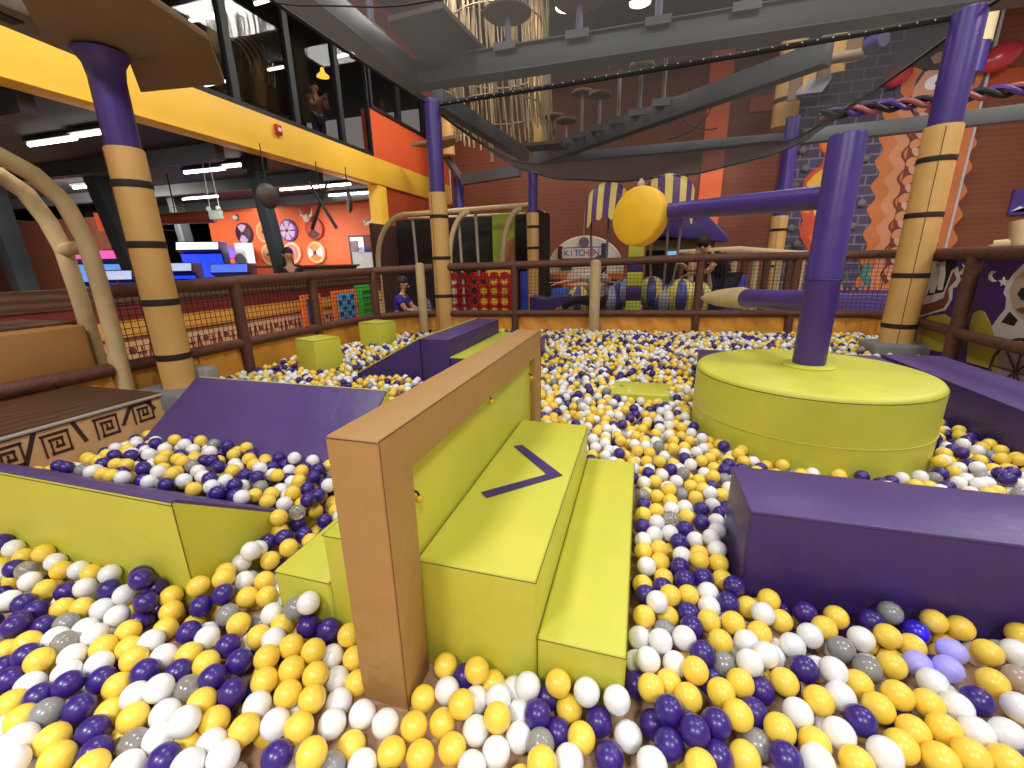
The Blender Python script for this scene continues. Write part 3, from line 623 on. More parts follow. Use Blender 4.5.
G().lathe([(.11, 0), (.11, .012)], q + Vector((0, .01, 0)), 14, axis=(0, -1, 0)).build('mount', DARK, t)
q = at(370, 223, y=12.76)
t = thing('emergency_light', 'white twin emergency light high on the orange wall', 'light', q)
G().box(q.x - .16, q.y - .06, q.z - .06, q.x + .16, q.y, q.z + .05).build('casing', WHITE, t, bevel=.01)
for s in (-.12, .12): G().ball((q.x + s, q.y - .06, q.z + .05), .06, 10, 8).build('lamp_head', WHITE, t)
# round shields on the orange wall
def shield(px, py, r, rim, face, fig, kind, label, extra=None):
    q = at(px, py, y=12.72)
    t = thing('wall_shield', label, 'shield', q, 'round shields on the orange wall')
    G().lathe([(r, -.05), (r, 0), (r * .9, .02), (r * .88, .012)], q, 32, axis=(0, -1, 0)).build('rim', rim, t)
    G().lathe([(r * .89, 0), (r * .6, .03), (.02, .045)], q, 32, axis=(0, -1, 0), capb=False).build('face', face, t)
    g = G(); f = q + Vector((0, -.05, 0))
    def wedge_(a0, a1, rr=.84):
        P = [f] + [f + Vector((cos(a0 + (a1 - a0) * k / 6), 0, sin(a0 + (a1 - a0) * k / 6))) * r * rr + Vector((0, .03, 0)) for k in range(7)]
        g.prism(P, (0, -.012, 0))
    if kind == 'bow': wedge_(pi * .28, pi * .72); wedge_(pi * 1.28, pi * 1.72)
    if kind == 'side': wedge_(-pi * .2, pi * .2); wedge_(pi * .8, pi * 1.2)
    if kind == 'petal':
        for k in range(6): wedge_(pi / 3 * k + .12, pi / 3 * (k + 1) - .12)
    if kind == 'fan':
        for k in range(5): wedge_(pi * (.14 + .15 * k), pi * (.14 + .15 * k) + .26)
    if kind == 'low': wedge_(pi * 1.2, pi * 1.8)
    if g.v: g.build('painted_wedge_pattern', fig, t)
    G().ball(q + Vector((0, -.05, 0)), r * .17, 12, 8).build('boss', mat('bronze boss', (110, 90, 66), .4, var=.1, metal=.5), t)
    if extra: extra(t, q)
PL = mat('plum paint', (72, 36, 62), .5, var=.05); LIL = mat('lilac paint', (208, 178, 216), .5, var=.05); CRM = mat('cream paint', (236, 200, 150), .5, var=.05); OCH = mat('amber paint', (222, 150, 86), .5, var=.05); PINK = mat('dusty pink paint', (206, 130, 140), .5, var=.05); RED = mat('faded red paint', (206, 84, 70), .5, var=.05); VIO = mat('violet paint', (110, 66, 150), .5, var=.05)
def horns(t, q):
    for s in (-1, 1):
        G().tube([q + Vector((s * .05 - .1, -.1, .34)), q + Vector((s * .2 - .1, -.12, .42)), q + Vector((s * .24 - .1, -.12, .62))], [.05, .04, .01], 8).build('horn', WHITE, t)
    G().ball(q + Vector((-.1, -.12, .32)), .13, 12, 8).build('skull', mat('bone white', (220, 210, 196), .6, var=.1), t)
shield(243.5, 233.5, .36, PL, PL, LIL, 'bow', 'dark plum shield with a lilac bow shape, upper row far left')
shield(264.5, 232, .36, CRM, OCH, CRM, 'none', 'amber shield partly behind the dark column, upper row')
shield(288, 230.5, .36, VIO, VIO, LIL, 'petal', 'lilac and violet petal shield, upper row')
shield(313.5, 228.5, .36, RED, RED, mat('brown paint', (90, 60, 50), .5, var=.05), 'low', 'red shield with a horned skull, upper row far right', horns)
shield(248.5, 255.5, .36, RED, RED, mat('wine paint', (140, 50, 50), .5, var=.05), 'fan', 'plain red fan patterned shield, lower row far left')
shield(269.5, 254.5, .36, CRM, OCH, CRM, 'none', 'amber shield with a cream rim behind the dark column, lower row')
shield(292, 253, .36, CRM, PINK, PINK, 'none', 'dusty pink shield with a cream rim, lower row above the dark haired person')
shield(316, 252.5, .36, CRM, OCH, WHITE, 'side', 'amber shield with two white wedges, lower row far right')
# things hanging below the black ceiling
def hang_shield(px, py, d, r, label, rz):
    q = at(px, py, d=d); t = thing('hanging_shield', label, 'shield', q)
    ax = Vector((cos(rz), sin(rz), 0))
    G().lathe([(r, -.03), (r, .03), (r * .85, .05), (.03, .07)], q, 28, axis=ax).build('disc', mat('dark wood shield', (60, 46, 38), .5, .3, 10, .2, 6), t)
    G().tube([q + ax.cross(Vector((0, 0, 1))) * r * cos(k * pi / 12) + Vector((0, 0, r * sin(k * pi / 12))) for k in range(24)], .022, 6, closed=True).build('rim', DARK, t)
    G().tube([q + Vector((0, 0, r)), (q.x, q.y, 3.42)], .01, 5).build('cord', BLACK, t)
hang_shield(268, 196, 9.6, .2, 'dark round shield hanging beside the dark column', -.2)
hang_shield(349, 202, 11.2, .21, 'dark round shield seen nearly edge on, hanging before the orange wall', .72)
q = at(321, 204, d=10.8)
t = thing('crossed_oars', 'dark crossed oars hanging before the orange wall', 'oars', q)
for s in (-1, 1): G().tube([q + Vector((-.32 * s, 0, -.5)), q + Vector((.2 * s, .05 * s, .45))], [.04, .022], 8).build('oar', BLACK, t)
G().tube([q + Vector((0, 0, .1)), (q.x, q.y, 3.42)], .012, 5).build('cord', BLACK, t)
# menu kiosk
a = at(350, 236, y=12.4); b = at(386, 264, y=12.4)
t = thing('menu_kiosk', 'grey snack kiosk front with blue lettering beside the yellow post', 'kiosk', ((a.x + b.x) / 2, 12.4, 0))
G().box(a.x, 12.3, 0, b.x, 12.5, a.z).build('frame', mat('dark frame', (50, 36, 34), .5, var=.05), t)
w = b.x - a.x
G().box(a.x + .07, 12.28, a.z - .5, a.x + w * .45, 12.3, a.z - .05).build('menu_board', mat('lit white board', (240, 240, 240), .5, var=.03, emit=.5), t)
G().box(a.x + .07, 12.27, a.z - .5, a.x + .36, 12.285, a.z - .16).build('photo_card', mat('grey photo card', (140, 120, 122), .5, var=.4, vscale=12), t)
G().box(a.x + w * .5, 12.28, a.z - .45, b.x - .02, 12.3, a.z - .05).build('red_board', mat('dark red board', (120, 34, 36), .5, var=.05), t)
G().box(a.x + .1, 12.26, .9, b.x - .03, 12.29, a.z - .5).build('name_board', mat('pale grey board', (176, 184, 188), .5, var=.08, vscale=9), t)
text_mesh('lettering', 'MENRISCATI', .24, mat('blue print', (44, 70, 170), .5, var=0), (at(367, 250, y=12.25).x, 12.25, at(367, 250, y=12.25).z), (1, 0, 0), (0, 0, 1), t, xs=.46)
# red fire alarm on the fascia
q = at(277, 130, x=-6.99)
t = thing('fire_alarm', 'small red fire alarm box on the yellow fascia', 'alarm', q)
G().box(q.x, q.y - .07, q.z - .09, q.x + .06, q.y + .07, q.z + .09).build('casing', mat('alarm red', (176, 36, 30), .4, var=.03), t, bevel=.008)
G().box(q.x + .06, q.y - .03, q.z - .03, q.x + .075, q.y + .03, q.z + .03).build('strobe', WHITE, t)
# string of lamps and decor upstairs
for (px, py, h, lab) in ((235, 62, .9, 'pale wire sculpture behind the second upstairs window'), (250, 35, .8, 'dim hanging garland behind the upstairs windows')):
    q = at(px, py, x=-9.5); t = thing('wire_decor', lab, 'decor', q)
    for k in range(5):
        G().tube(arc(q + Vector((0, k * .1, 0)), h * (.5 + .1 * k), -.4, 1.9, 10, (0, 1, .2), (0, 0, 1)), .012, 5).build('wire', mat('dull brass wire', (150, 130, 96), .5, var=.1), t)

# ================================================================== BEYOND THE RAILS, centre: hoop tunnel
t = thing('hoop_tunnel', 'dark play tunnel with beige hoops behind the far rail', 'play tunnel', (-4.5, 10.6, 0))
DK = mat('dark tunnel mesh', (30, 22, 22), .8, var=.15, vscale=4)
G().box(-6.5, 11.0, 0, -2.3, 11.1, 2.45).build('back_panel', DK, t)
G().box(-6.6, 9.9, .0, -6.5, 11.1, 2.3).build('side_panel', mat('brown tunnel panel', (70, 40, 30), .7, var=.1), t)
G().box(-2.32, 9.9, .0, -2.26, 11.1, 2.4).build('side_panel', DK, t)
G().box(-6.5, 9.8, 0, -2.3, 11.1, .12).build('deck', DK, t)
for (xb, xt) in ((-6.38, -5.5), (-4.42, -3.85), (-3.1, -2.62)):
    pts = [(xb, 9.8, 0), (xb, 9.8, 1.3)] + [(xb + (xt - xb) * (1 - cos(k * pi / 16)), 9.8, 1.3 + 1.14 * sin(k * pi / 16)) for k in range(1, 9)]
    G().tube(pts, .062, 10).build('hoop', BEIGE, t)
G().tube([(-5.5, 9.8, 2.44), (-2.3, 9.8, 2.5)], .055, 10).build('top_bar', BEIGE, t)
G().tube([(-5.5, 9.9, 2.36), (-2.35, 11, 2.45)], .03, 8).build('top_bar', BEIGE, t)
for x in (-5.35, -4.15, -3.72, -2.48, -2.3): G().tube([(x, 9.95, 0), (x - .06, 9.95, 2.4)], .035, 8).build('upright', mat('grey upright wrap', (150, 138, 120), .6, .3, 12, .1, 6), t)
G().box(-3.5, 10.3, .0, -2.95, 10.4, 2.4).build('green_panel', mat('olive green panel', (150, 168, 44), .5, .1, 5, .06, 2), t)
G().prism([(-3.24, 10.29, .9), (-3.24, 10.29, 1.55), (-3.16, 10.29, 1.75), (-3.0, 10.29, 1.85), (-2.96, 10.29, 1.85), (-2.96, 10.29, .9)], (0, -.02, 0)).build('doorway_panel', mat('terracotta panel', (176, 110, 74), .6, var=.1), t)
# giant four-in-a-row game
t = thing('four_in_a_row_board', 'giant red board game frame with round holes behind the far rail', 'board game', (-3.0, 8.0, 0))
REDP = mat('red game plastic', (186, 24, 32), .35, var=.04)
X0, X1, Z0, Z1 = -3.66, -2.40, .30, 1.06; nc, nr = 6, 4; cw, chh = (X1 - X0) / nc, (Z1 - Z0) / nr
g = G(); N = 16; rr = .077
for i in range(nc):
    for j in range(nr):
        cx, cz = X0 + (i + .5) * cw, Z0 + (j + .5) * chh
        for yy, fl in ((7.97, 1), (8.07, -1)):
            o = len(g.v)
            for k in range(N):
                a = 2 * pi * k / N + pi / N; u, v = cos(a), sin(a); m_ = max(abs(u), abs(v))
                g.v.append((cx + u * rr, yy, cz + v * rr)); g.v.append((cx + u / m_ * cw / 2, yy, cz + v / m_ * chh / 2))
            for k in range(N):
                k2 = (k + 1) % N; f = (o + 2 * k, o + 2 * k + 1, o + 2 * k2 + 1, o + 2 * k2); g.f.append(f if fl > 0 else f[::-1]); g.m.append(0)
        g.tube([(cx, 7.97, cz), (cx, 8.07, cz)], rr, N, caps=False)
g.box(X0 - .05, 7.95, Z0 - .28, X0, 8.09, Z1 + .03).box(X1, 7.95, Z0 - .28, X1 + .05, 8.09, Z1 + .03).box(X0, 7.95, Z0 - .04, X1, 8.09, Z0)
g.build('frame', REDP, t, fix=False)
for i in range(nc): G().lathe([(.07, -.05), (.07, .05)], (X0 + (i + .5) * cw, 8.02, Z1), 14, axis=(0, 1, 0)).build('slot_top', REDP, t)
for s in (X0 - .02, X1 + .02): G().box(s - .06, 7.75, 0, s + .06, 8.3, .05).build('foot', REDP, t, bevel=.01)
t = thing('game_board_box', 'yellow block standing behind the red game frame', 'box', (-2.62, 8.3, 0))
G().box(-2.95, 8.2, 0, -2.45, 8.5, 1.16).build('body', mat('yellow block', (232, 180, 50), .5, var=.06), t, bevel=.02)
DY = mat('yellow game disc', (238, 190, 60), .4, var=.02); DW = mat('pale game disc', (222, 204, 186), .4, var=.02)
names = ('first', 'second', 'third', 'fourth', 'fifth', 'sixth'); rows = ('bottom', 'second lowest', 'second highest', 'top')
for i, js, m, cn in ((0, (0, 1, 2, 3), DW, 'pale'), (2, (0,), DW, 'pale'), (3, (0, 1, 2), DY, 'yellow'), (4, (0, 1, 2, 3), DY, 'yellow'), (5, (0, 1, 2, 3), DY, 'yellow')):
    for j in js:
        o = G().lathe([(.06, -.03), (.08, -.026), (.08, .026), (.06, .03)], (X0 + (i + .5) * cw, 8.02, Z0 + (j + .5) * chh), 16, axis=(0, 1, 0)).build('game_disc', m)
        tag(o, '%s disc in the %s column of the red game frame, %s row' % (cn, names[i], rows[j]), 'disc', 'discs in the red game frame')
# blue post and purple cushion of the next play piece
t = thing('seesaw_toy', 'blue post with a low purple cushion behind the far rail', 'play toy', (-2.1, 8.6, 0))
G().tube([(-2.2, 8.3, 0), (-2.2, 8.3, 1.12)], .075, 12).build('post', mat('royal blue wrap', (36, 62, 180), .4, var=.08), t)
G().prism([(-2.1, 8.3, .35), (-2.1, 8.3, .66), (-1.8, 8.3, .62), (-1.5, 8.3, .66), (-1.32, 8.3, .68), (-1.28, 8.3, .55), (-1.4, 8.3, .4), (-1.7, 8.3, .36)], (0, .4, 0)).build('cushion', PURPLE, t, bevel=.03)
# kitchen playhouse
KX0, KX1 = at(549, 271, y=12).x, at(621, 271, y=12).x
t = thing('kitchen_play_front', 'white arched play kitchen front with a kitchen sign', 'play kitchen', ((KX0 + KX1) / 2, 12, 0))
kc = (KX0 + KX1) / 2; kr = (KX1 - KX0) / 2; kz = 1.02
P = [(KX0, 12, 0), (KX0, 12, kz)] + [(kc - kr * cos(k * pi / 24), 12, kz + .86 * sin(k * pi / 24)) for k in range(1, 24)] + [(KX1, 12, kz), (KX1, 12, 0)]
G().prism(P, (0, .12, 0)).build('arch_board', mat('cream board', (250, 240, 218), .5, .0, 5, .05, 1), t)
P2 = [(kc + (x - kc) * 1.035, 12.06, z if z <= kz else kz + (z - kz) * 1.035) for x, y, z in P]
G().tube(P2, .035, 8).build('arch_trim', mat('pale cream trim', (250, 236, 214), .5, var=.02), t)
s0 = at(562.5, 248.5, y=11.96); s1 = at(601, 257.5, y=11.96)
G().box(s0.x, 11.93, s1.z, s1.x, 11.97, s0.z).build('sign_board', WHITE, t)
G().box(s0.x, 11.925, s1.z - .03, s1.x, 11.97, s1.z).box(s0.x, 11.925, s0.z, s1.x, 11.97, s0.z + .025).build('sign_border', mat('red sign edge', (190, 60, 60), .5, var=.02), t)
G().box(s0.x - .12, 11.92, s1.z - .02, s0.x, 11.97, s0.z + .06).build('sign_end', mat('maroon end', (110, 36, 66), .5, var=.02), t)
G().box(s1.x, 11.92, s1.z - .02, s1.x + .12, 11.97, s0.z + .1).build('sign_end', mat('navy end', (46, 56, 96), .5, var=.02), t)
cols = [(60, 110, 120), (190, 60, 50), (60, 90, 150), (60, 130, 110), (190, 60, 50), (110, 60, 120), (190, 60, 50)]
for k, chx in enumerate('KITCHEN'):
    text_mesh('letter', chx, .23, mat('sign ink %d' % k, cols[k], .5, var=0), (s0.x + .12 + (s1.x - s0.x - .24) * k / 6, 11.92, (s0.z + s1.z) / 2), (1, 0, 0), (0, 0, 1), t)
G().lathe([(.13, 0), (.13, .03)], (kc - .02, 11.95, s0.z + .14), 20, axis=(0, -1, 0)).build('fan_disc', mat('grey fan', (120, 108, 120), .5, var=.2, vscale=20), t)
q0 = at(561, 259, y=11.95); q1 = at(572, 264, y=11.95)
G().box(q0.x, 11.92, q1.z - .15, q1.x, 11.96, q0.z).build('chalk_board', mat('dark green chalk board', (50, 90, 84), .6, var=.1), t)
G().box(KX0 + .2, 11.6, 0, KX1 - .3, 11.95, .62).build('worktop_unit', mat('cream unit', (226, 214, 176), .5, var=.1), t, bevel=.01)
G().box(KX0 + .15, 11.55, .62, KX1 - .25, 11.97, .68).build('worktop', mat('orange worktop', (214, 120, 60), .5, var=.1), t, bevel=.01)
for (x, lab) in ((at(555, 290, y=11.2).x, 'orange framed toy cooker at the left end of the play kitchen'), (at(612, 290, y=11.2).x, 'orange framed toy oven at the right end of the play kitchen')):
    t = thing('toy_cooker', lab, 'toy cooker', (x, 11.2, 0))
    G().box(x - .28, 11.1, .02, x + .28, 11.4, 1.0).build('body', mat('orange toy frame', (226, 120, 50), .5, var=.05), t, bevel=.02)
    G().box(x - .2, 11.08, .3, x + .2, 11.11, .85).build('oven_door', mat('dark red oven', (110, 40, 34), .4, var=.05), t)
    G().tube([(x - .15, 11.05, .78), (x + .15, 11.05, .78)], .015, 6).build('handle', WHITE, t)
q = at(559, 298, d=9.6)
t = thing('blue_poster_box', 'blue box with a pale swirl behind the far rail', 'box', (q.x, q.y, 0))
G().box(q.x - .17, q.y, .05, q.x + .17, q.y + .3, .72).build('body', mat('bright blue box', (40, 100, 200), .4, var=.1), t, bevel=.01)
G().ball((q.x, q.y - .0, .42), .1, 12, 8, sc_=(1, .1, 1)).build('swirl', mat('pale cyan', (170, 220, 240), .4, var=.2), t)

# ---- ball ride with striped canopies
rx, ry = at(633, 310, d=8.75).x, at(633, 310, d=8.75).y
STY = mat('straw stripe', (216, 190, 100), .6, .2, 8, .06, 3); STP = mat('plum stripe', (84, 46, 104), .6, .2, 8, .06, 3); LIME2 = mat('lime pad', (188, 192, 54), .45, var=.05)
t = thing('canopy_ride', 'ride with striped canopies and a lime and purple banded post', 'ride', (rx, ry, 0))
for k in range(8):
    G().box(rx - .14, ry - .14, .02 + k * .265, rx + .14, ry + .14, .285 + k * .265).build('post_band', (LIME2, PURPLE)[(k + 1) % 2], t, bevel=.02)
G().lathe([(1.0, 0), (1.0, .1), (.95, .12)], (rx, ry, 0), 36).build('base', mat('dark ride base', (60, 46, 60), .5, var=.1), t)
def canopy(cx, cz, w, h, dd, y):
    g = G(); ns = 11
    for k in range(ns):
        def fn(u, v, k=k):
            a = pi * (k + u) / ns
            x = cx - w * cos(a) * (1 - .10 * v); drop = h * sin(a) ** .8
            sc2 = .05 * sin(pi * u) * (v > .9)
            return Vector((x, y - dd * v, cz + drop * (1 - .12 * v) - .62 * v ** 1.6 - sc2))
        g.sheet(fn, 3, 6, k % 2)
    return g
q = at(608, 205, d=9.1); canopy(q.x - .02, q.z - .06, .44, .5, .55, q.y + .2).build('canopy', [STY, STP], t, fix=False)
q2 = at(668, 197, d=9.2); canopy(q2.x, q2.z - .06, .50, .5, .55, q2.y + .2).build('canopy', [STP, STY], t, fix=False)
for (c_, dx) in ((q, -.34), (q, .02), (q2, -.3), (q2, .3), (q2, .05)):
    G().tube([(c_.x + dx, c_.y + .1, c_.z + .05), (c_.x + dx * .8, c_.y - .1, 1.2), (c_.x + dx * .5, c_.y - .1, .5)], .026, 6).build('strut', mat('dull metal strut', (120, 108, 100), .5, var=.1), t)
G().lathe([(.05, 0), (.07, .06), (.04, .12), (.01, .16)], (rx + .02, ry, 2.55), 12).build('finial', mat('pale finial', (220, 200, 190), .4, var=.05), t)
G().beam((rx, ry, 2.2), (q.x, q.y + .1, q.z + .3), .06, .06).beam((rx, ry, 2.2), (q2.x, q2.y + .1, q2.z + .3), .06, .06).build('arm', mat('dull metal strut', (120, 108, 100), .5, var=.1), t)
g0 = ((579, 300, .26, 1, 'yellow striped'), (612, 300, .27, 0, 'blue striped'), (625, 292, .25, 0, 'blue striped'), (651, 292, .28, 1, 'yellow striped'), (663, 300, .27, 0, 'blue striped'), (680, 297, .32, 1, 'yellow striped'), (697, 297, .27, 1, 'yellow striped'))
B1 = mat('slate blue stripe', (74, 78, 140), .4, var=.08); B2 = mat('pale grey stripe', (160, 160, 176), .4, var=.08); B3 = mat('soft yellow stripe', (220, 200, 96), .4, var=.06)
for (px, py, r, ky, w_) in g0:
    q = at(px, py, d=9.3); g = G(); n = 20; kk = 12; o = 0
    g.ball((q.x, q.y, max(q.z, r)), r * 1.12, n, kk)
    g.m = [0 if ((((f[0] - 1) % n) if len(f) == 4 else (f[1] - 1 if f[0] == 0 else f[2] - 1) % n) // 2) % 2 == 0 else 1 for f in g.f]
    g.build('seat_ball', [B3 if ky else B1, B2 if not ky else B1], t)
# ---- purple roofed hut
h0 = at(690, 240, d=11.2)
t = thing('play_hut', 'small play hut with a purple roof behind the striped ride', 'hut', (h0.x, h0.y, 0))
G().prism([(h0.x - 1.0, h0.y - .6, 1.95), (h0.x - .1, h0.y - .6, 2.35), (h0.x + .1, h0.y - .6, 2.35), (h0.x + .72, h0.y - .6, 1.72), (h0.x + .72, h0.y - .6, 1.62), (h0.x - 1.0, h0.y - .6, 1.84)], (0, 1.3, 0)).build('roof', POLE_P, t, bevel=.02)
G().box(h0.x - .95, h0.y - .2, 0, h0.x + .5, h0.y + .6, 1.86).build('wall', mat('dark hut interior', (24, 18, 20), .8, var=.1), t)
G().box(h0.x - .95, h0.y - .3, 1.5, h0.x + .5, h0.y - .2, 1.72).build('sign_beam', mat('mossy stone print', (120, 110, 70), .7, .4, 10, .3, 12), t)
G().box(h0.x + .3, h0.y - .32, 0, h0.x + .5, h0.y - .2, 1.5).build('post', mat('brown hut wood', (120, 78, 52), .6, var=.1), t)
G().box(h0.x - .5, h0.y - .26, 1.22, h0.x - .1, h0.y - .2, 1.48).build('screen', mat('lit pale blue screen', (130, 180, 220), .4, var=.05, emit=.7), t)
# ---- log fence with beige top
t = thing('log_fence', 'fence of brown boards with a beige padded top, left of the climbing wall', 'fence', (2.0, 10.4, 0))
G().tube([(.72, 10.4, 1.44), (1.9, 10.4, 1.46), (3.3, 10.2, 1.33)], [.05, .08, .05], 10).build('top_pad', mat('beige canvas wrap', (196, 172, 130), .8, .6, 25, .1, 10), t)
for k in range(12): G().tube([(.8 + k * .21, 10.4, 0), (.8 + k * .21, 10.4, 1.42)], .07, 8).build('log', BEIGE if k % 2 else RAIL, t)
G().box(1.55, 9.9, .1, 2.05, 10.2, .95).build('mat_pad', mat('royal blue pad', (50, 50, 160), .45, var=.06), t, bevel=.03)

# ================================================================== climbing wall mural
t = thing('climbing_wall', 'tall climbing wall painted with bricks, flames, a dragon and a bearded giant', 'climbing wall', (6, 15.8, 0))
BR = bpy.data.materials.new('slate brick print'); BR.use_nodes = True
_nt = BR.node_tree; _b = _nt.nodes['Principled BSDF']; _b.inputs['Roughness'].default_value = .6
_tc = _nt.nodes.new('ShaderNodeTexCoord'); _mp = _nt.nodes.new('ShaderNodeMapping'); _mp.inputs['Rotation'].default_value = (pi / 2, 0, 0)
_bk = _nt.nodes.new('ShaderNodeTexBrick'); _bk.inputs['Scale'].default_value = 1.0; _bk.inputs['Brick Width'].default_value = .5; _bk.inputs['Row Height'].default_value = .27; _bk.inputs['Mortar Size'].default_value = .022
_bk.inputs['Color1'].default_value = lin((66, 60, 86)); _bk.inputs['Color2'].default_value = lin((78, 72, 98)); _bk.inputs['Mortar'].default_value = lin((122, 116, 142))
_nt.links.new(_tc.outputs['Object'], _mp.inputs['Vector']); _nt.links.new(_mp.outputs['Vector'], _bk.inputs['Vector']); _nt.links.new(_bk.outputs['Color'], _b.inputs['Base Color'])
G().box(3.85, 15.8, 0, 8.2, 15.98, 7.6).build('brick_board', BR, t)
G().box(8.2, 15.74, 0, 8.26, 15.99, 7.7).build('edge_trim', mat('silver edge', (190, 186, 190), .4, var=.03), t)
def mural(pts, name, m, lift=0.0):
    return G().prism([at(a, b, y=15.795 - lift) for a, b in pts], (0, -.012, 0)).build(name, m, t)
C1 = mat('ginger print', (200, 116, 64), .6, var=.05); C2 = mat('rust print', (116, 54, 40), .6, var=.05); C3 = mat('peach print', (206, 138, 98), .6, var=.05); C4 = mat('maroon print', (118, 52, 46), .6, var=.05); SKIN_P = mat('pale skin print', (212, 154, 132), .6, var=.04)
FL1 = mat('flame yellow print', (246, 196, 60), .6, var=.06); FL2 = mat('flame red print', (214, 84, 48), .6, var=.06); FL3 = mat('flame orange print', (236, 132, 56), .6, var=.06)
NIGHT = mat('dark violet print', (78, 64, 92), .6, var=.04)
mural([(893, 62), (905, 40), (990, 4), (1003, 10), (984, 60), (970, 120), (896, 120)], 'sky_patch', NIGHT)
def wavy(x_of, y0, y1, amp, n, ph=0, per=24):
    return [(x_of(y) + amp * sin((y * 2 * pi / per) + ph), y) for y in [y0 + (y1 - y0) * k / n for k in range(n + 1)]]
L = lambda y: 888 - (y - 100) * .165; Rr = lambda y: 982 - (y - 100) * .20
for k, (f0, f1, m, ph) in enumerate(((0, 1.0, C2, 0), (.0, .2, C1, 0), (.14, .27, C3, 1.5), (.3, .40, C1, 2.2), (.60, .72, C1, .7), (.66, .84, C3, 2.4), (.80, 1.0, C1, 1.2))):
    lf = lambda y, f=f0: L(y) + (Rr(y) - L(y)) * f
    rf = lambda y, f=f1: L(y) + (Rr(y) - L(y)) * f
    mural(wavy(lf, 100, 290, 3.5, 50, ph) + wavy(rf, 100, 290, 3.5, 50, ph + .5)[::-1], 'beard_lock', m, .002 * k)
bx = lambda y: 926 - (y - 100) * .20
mural([(bx(104) - 8, 104), (bx(104) + 8, 104), (bx(292) + 8, 292), (bx(292) - 8, 292)], 'beard_strip', C2, .016)  # dark printed strip behind the braids
for k in range(21):
    y = 108 + k * 9.0; sg = 1 if k % 2 else -1; cx = bx(y) + sg * 2.2
    mural([(cx + 6.2 * cos(a * pi / 6) * .95 + .0, y + 4.6 * sin(a * pi / 6) + sg * 2.2 * cos(a * pi / 6)) for a in range(12)], 'beard_braid', SKIN_P if k % 2 else C3, .018 + .004 * (k % 2))
mural([(910, 105), (914, 88), (925, 72), (950, 62), (968, 70), (974, 92), (966, 108), (940, 112)], 'giant_face', SKIN_P, .014)
mural([(900, 92), (901, 84), (907, 72), (916, 66), (924, 68), (916, 80), (912, 96), (905, 98)], 'giant_hair', C1, .016)
mural([(972, 88), (978, 70), (984, 62), (985, 72), (980, 84), (976, 90)], 'giant_hair', C1, .016)
mural([(925 + 0 + 11 * cos(a * pi / 8) + 10, 82 - 4 * cos(a * pi / 8) + 7 * sin(a * pi / 8)) for a in range(16)], 'giant_eye', WHITE, .03)
mural([(937 + 2.2 * cos(a * pi / 5), 83.5 + 2.2 * sin(a * pi / 5)) for a in range(10)], 'giant_pupil', BLACK, .045)
mural([(912, 66), (914, 60), (930, 56), (938, 40), (952, 30), (968, 34), (974, 56), (978, 62), (960, 62), (940, 70), (925, 70)], 'giant_hat', mat('charcoal print', (62, 56, 58), .6, var=.05), .035)
mural([(930, 58), (938, 52), (958, 50), (972, 54), (972, 58), (950, 60), (934, 64)], 'hat_band', mat('taupe print', (150, 122, 108), .6, var=.05), .05)
mural([(914, 104), (918, 97), (926, 97), (932, 102), (944, 96), (958, 98), (964, 106), (950, 108), (938, 106), (926, 108)], 'moustache', C1, .04)
# dragon and flames
mural([(803, 184), (805, 178), (811, 172), (821, 166), (825, 155), (821, 151), (819, 146), (817, 142), (820, 138), (826, 136), (834, 138), (838, 146), (838, 160), (834, 176), (832, 200), (836, 222), (826, 242), (816, 256), (809, 255), (806, 248), (800, 237), (799, 228), (803, 220), (799, 210), (800, 200)], 'dragon_body', FL2, .004)
mural([(806, 184), (814, 175), (824, 168), (829, 156), (834, 158), (831, 176), (828, 198), (831, 222), (822, 242), (813, 252), (812, 240), (818, 224), (812, 208), (816, 194), (808, 190)], 'dragon_belly', FL1, .018)
mural([(802, 206), (808, 203), (812, 208), (808, 214), (803, 213)], 'dragon_scale', FL3, .02); mural([(808, 236), (813, 233), (816, 239), (811, 244)], 'dragon_scale', FL3, .02)
mural([(820, 144), (823, 139), (830, 138), (834, 144), (830, 151), (824, 152)], 'dragon_head', FL3, .02)
mural([(816, 141), (820, 137), (821, 140), (819, 144)], 'dragon_horn', FL1, .022)
g = G(); y = 15.77
fl = []
for k in range(26):
    fx = 790 + k * 6.0; fl.append((fx, 298)); fl.append((fx + 3, 287 - (k * 37 % 9)))
fl.append((946, 298)); fl += [(946, 312), (790, 312)]
mural(fl, 'flame_pattern', FL3, .05)
mural([(a + .5, min(312, b + 6)) for a, b in fl], 'flame_pattern', FL1, .064)
mural([(866, 285), (860, 276), (862, 268), (868, 262), (872, 268), (868, 274), (872, 280), (868, 290), (858, 292), (858, 286)], 'teal_rune', mat('teal print', (70, 130, 134), .6, var=.05), .03)
for (px, py) in ((803, 150), (806, 168), (795, 185), (791, 228), (797, 244), (866, 158), (862, 203), (852, 226), (854, 300)):
    q = at(px, py, y=15.74); G().ball(q, .12, 10, 8, sc_=(1, .7, .9)).build('climbing_hold', mat('grey hold', (118, 116, 122), .6, .3, 10, .1, 6), t)
for (px, py, s) in ((898, 76, .30), (1001, 57, .40)):
    q = at(px, py, y=15.6); G().ball(q, s, 18, 12, sc_=(1.1, .6, .75), rot=Matrix.Rotation(-.5, 3, 'Y')).build('red_bulb', mat('glossy red bulb', (186, 56, 70), .25, var=.05), t)
t = thing('crash_pad', 'purple foam pad at the foot of the climbing wall', 'pad', (5.4, 14.2, 0))
a = at(846, 297, d=13); b = at(890, 300, d=13)
G().beam((a.x - .6, a.y, .25), (b.x + 1.0, b.y, .25), 1.2, .5).build('body', PURPLE, t, bevel=.05)
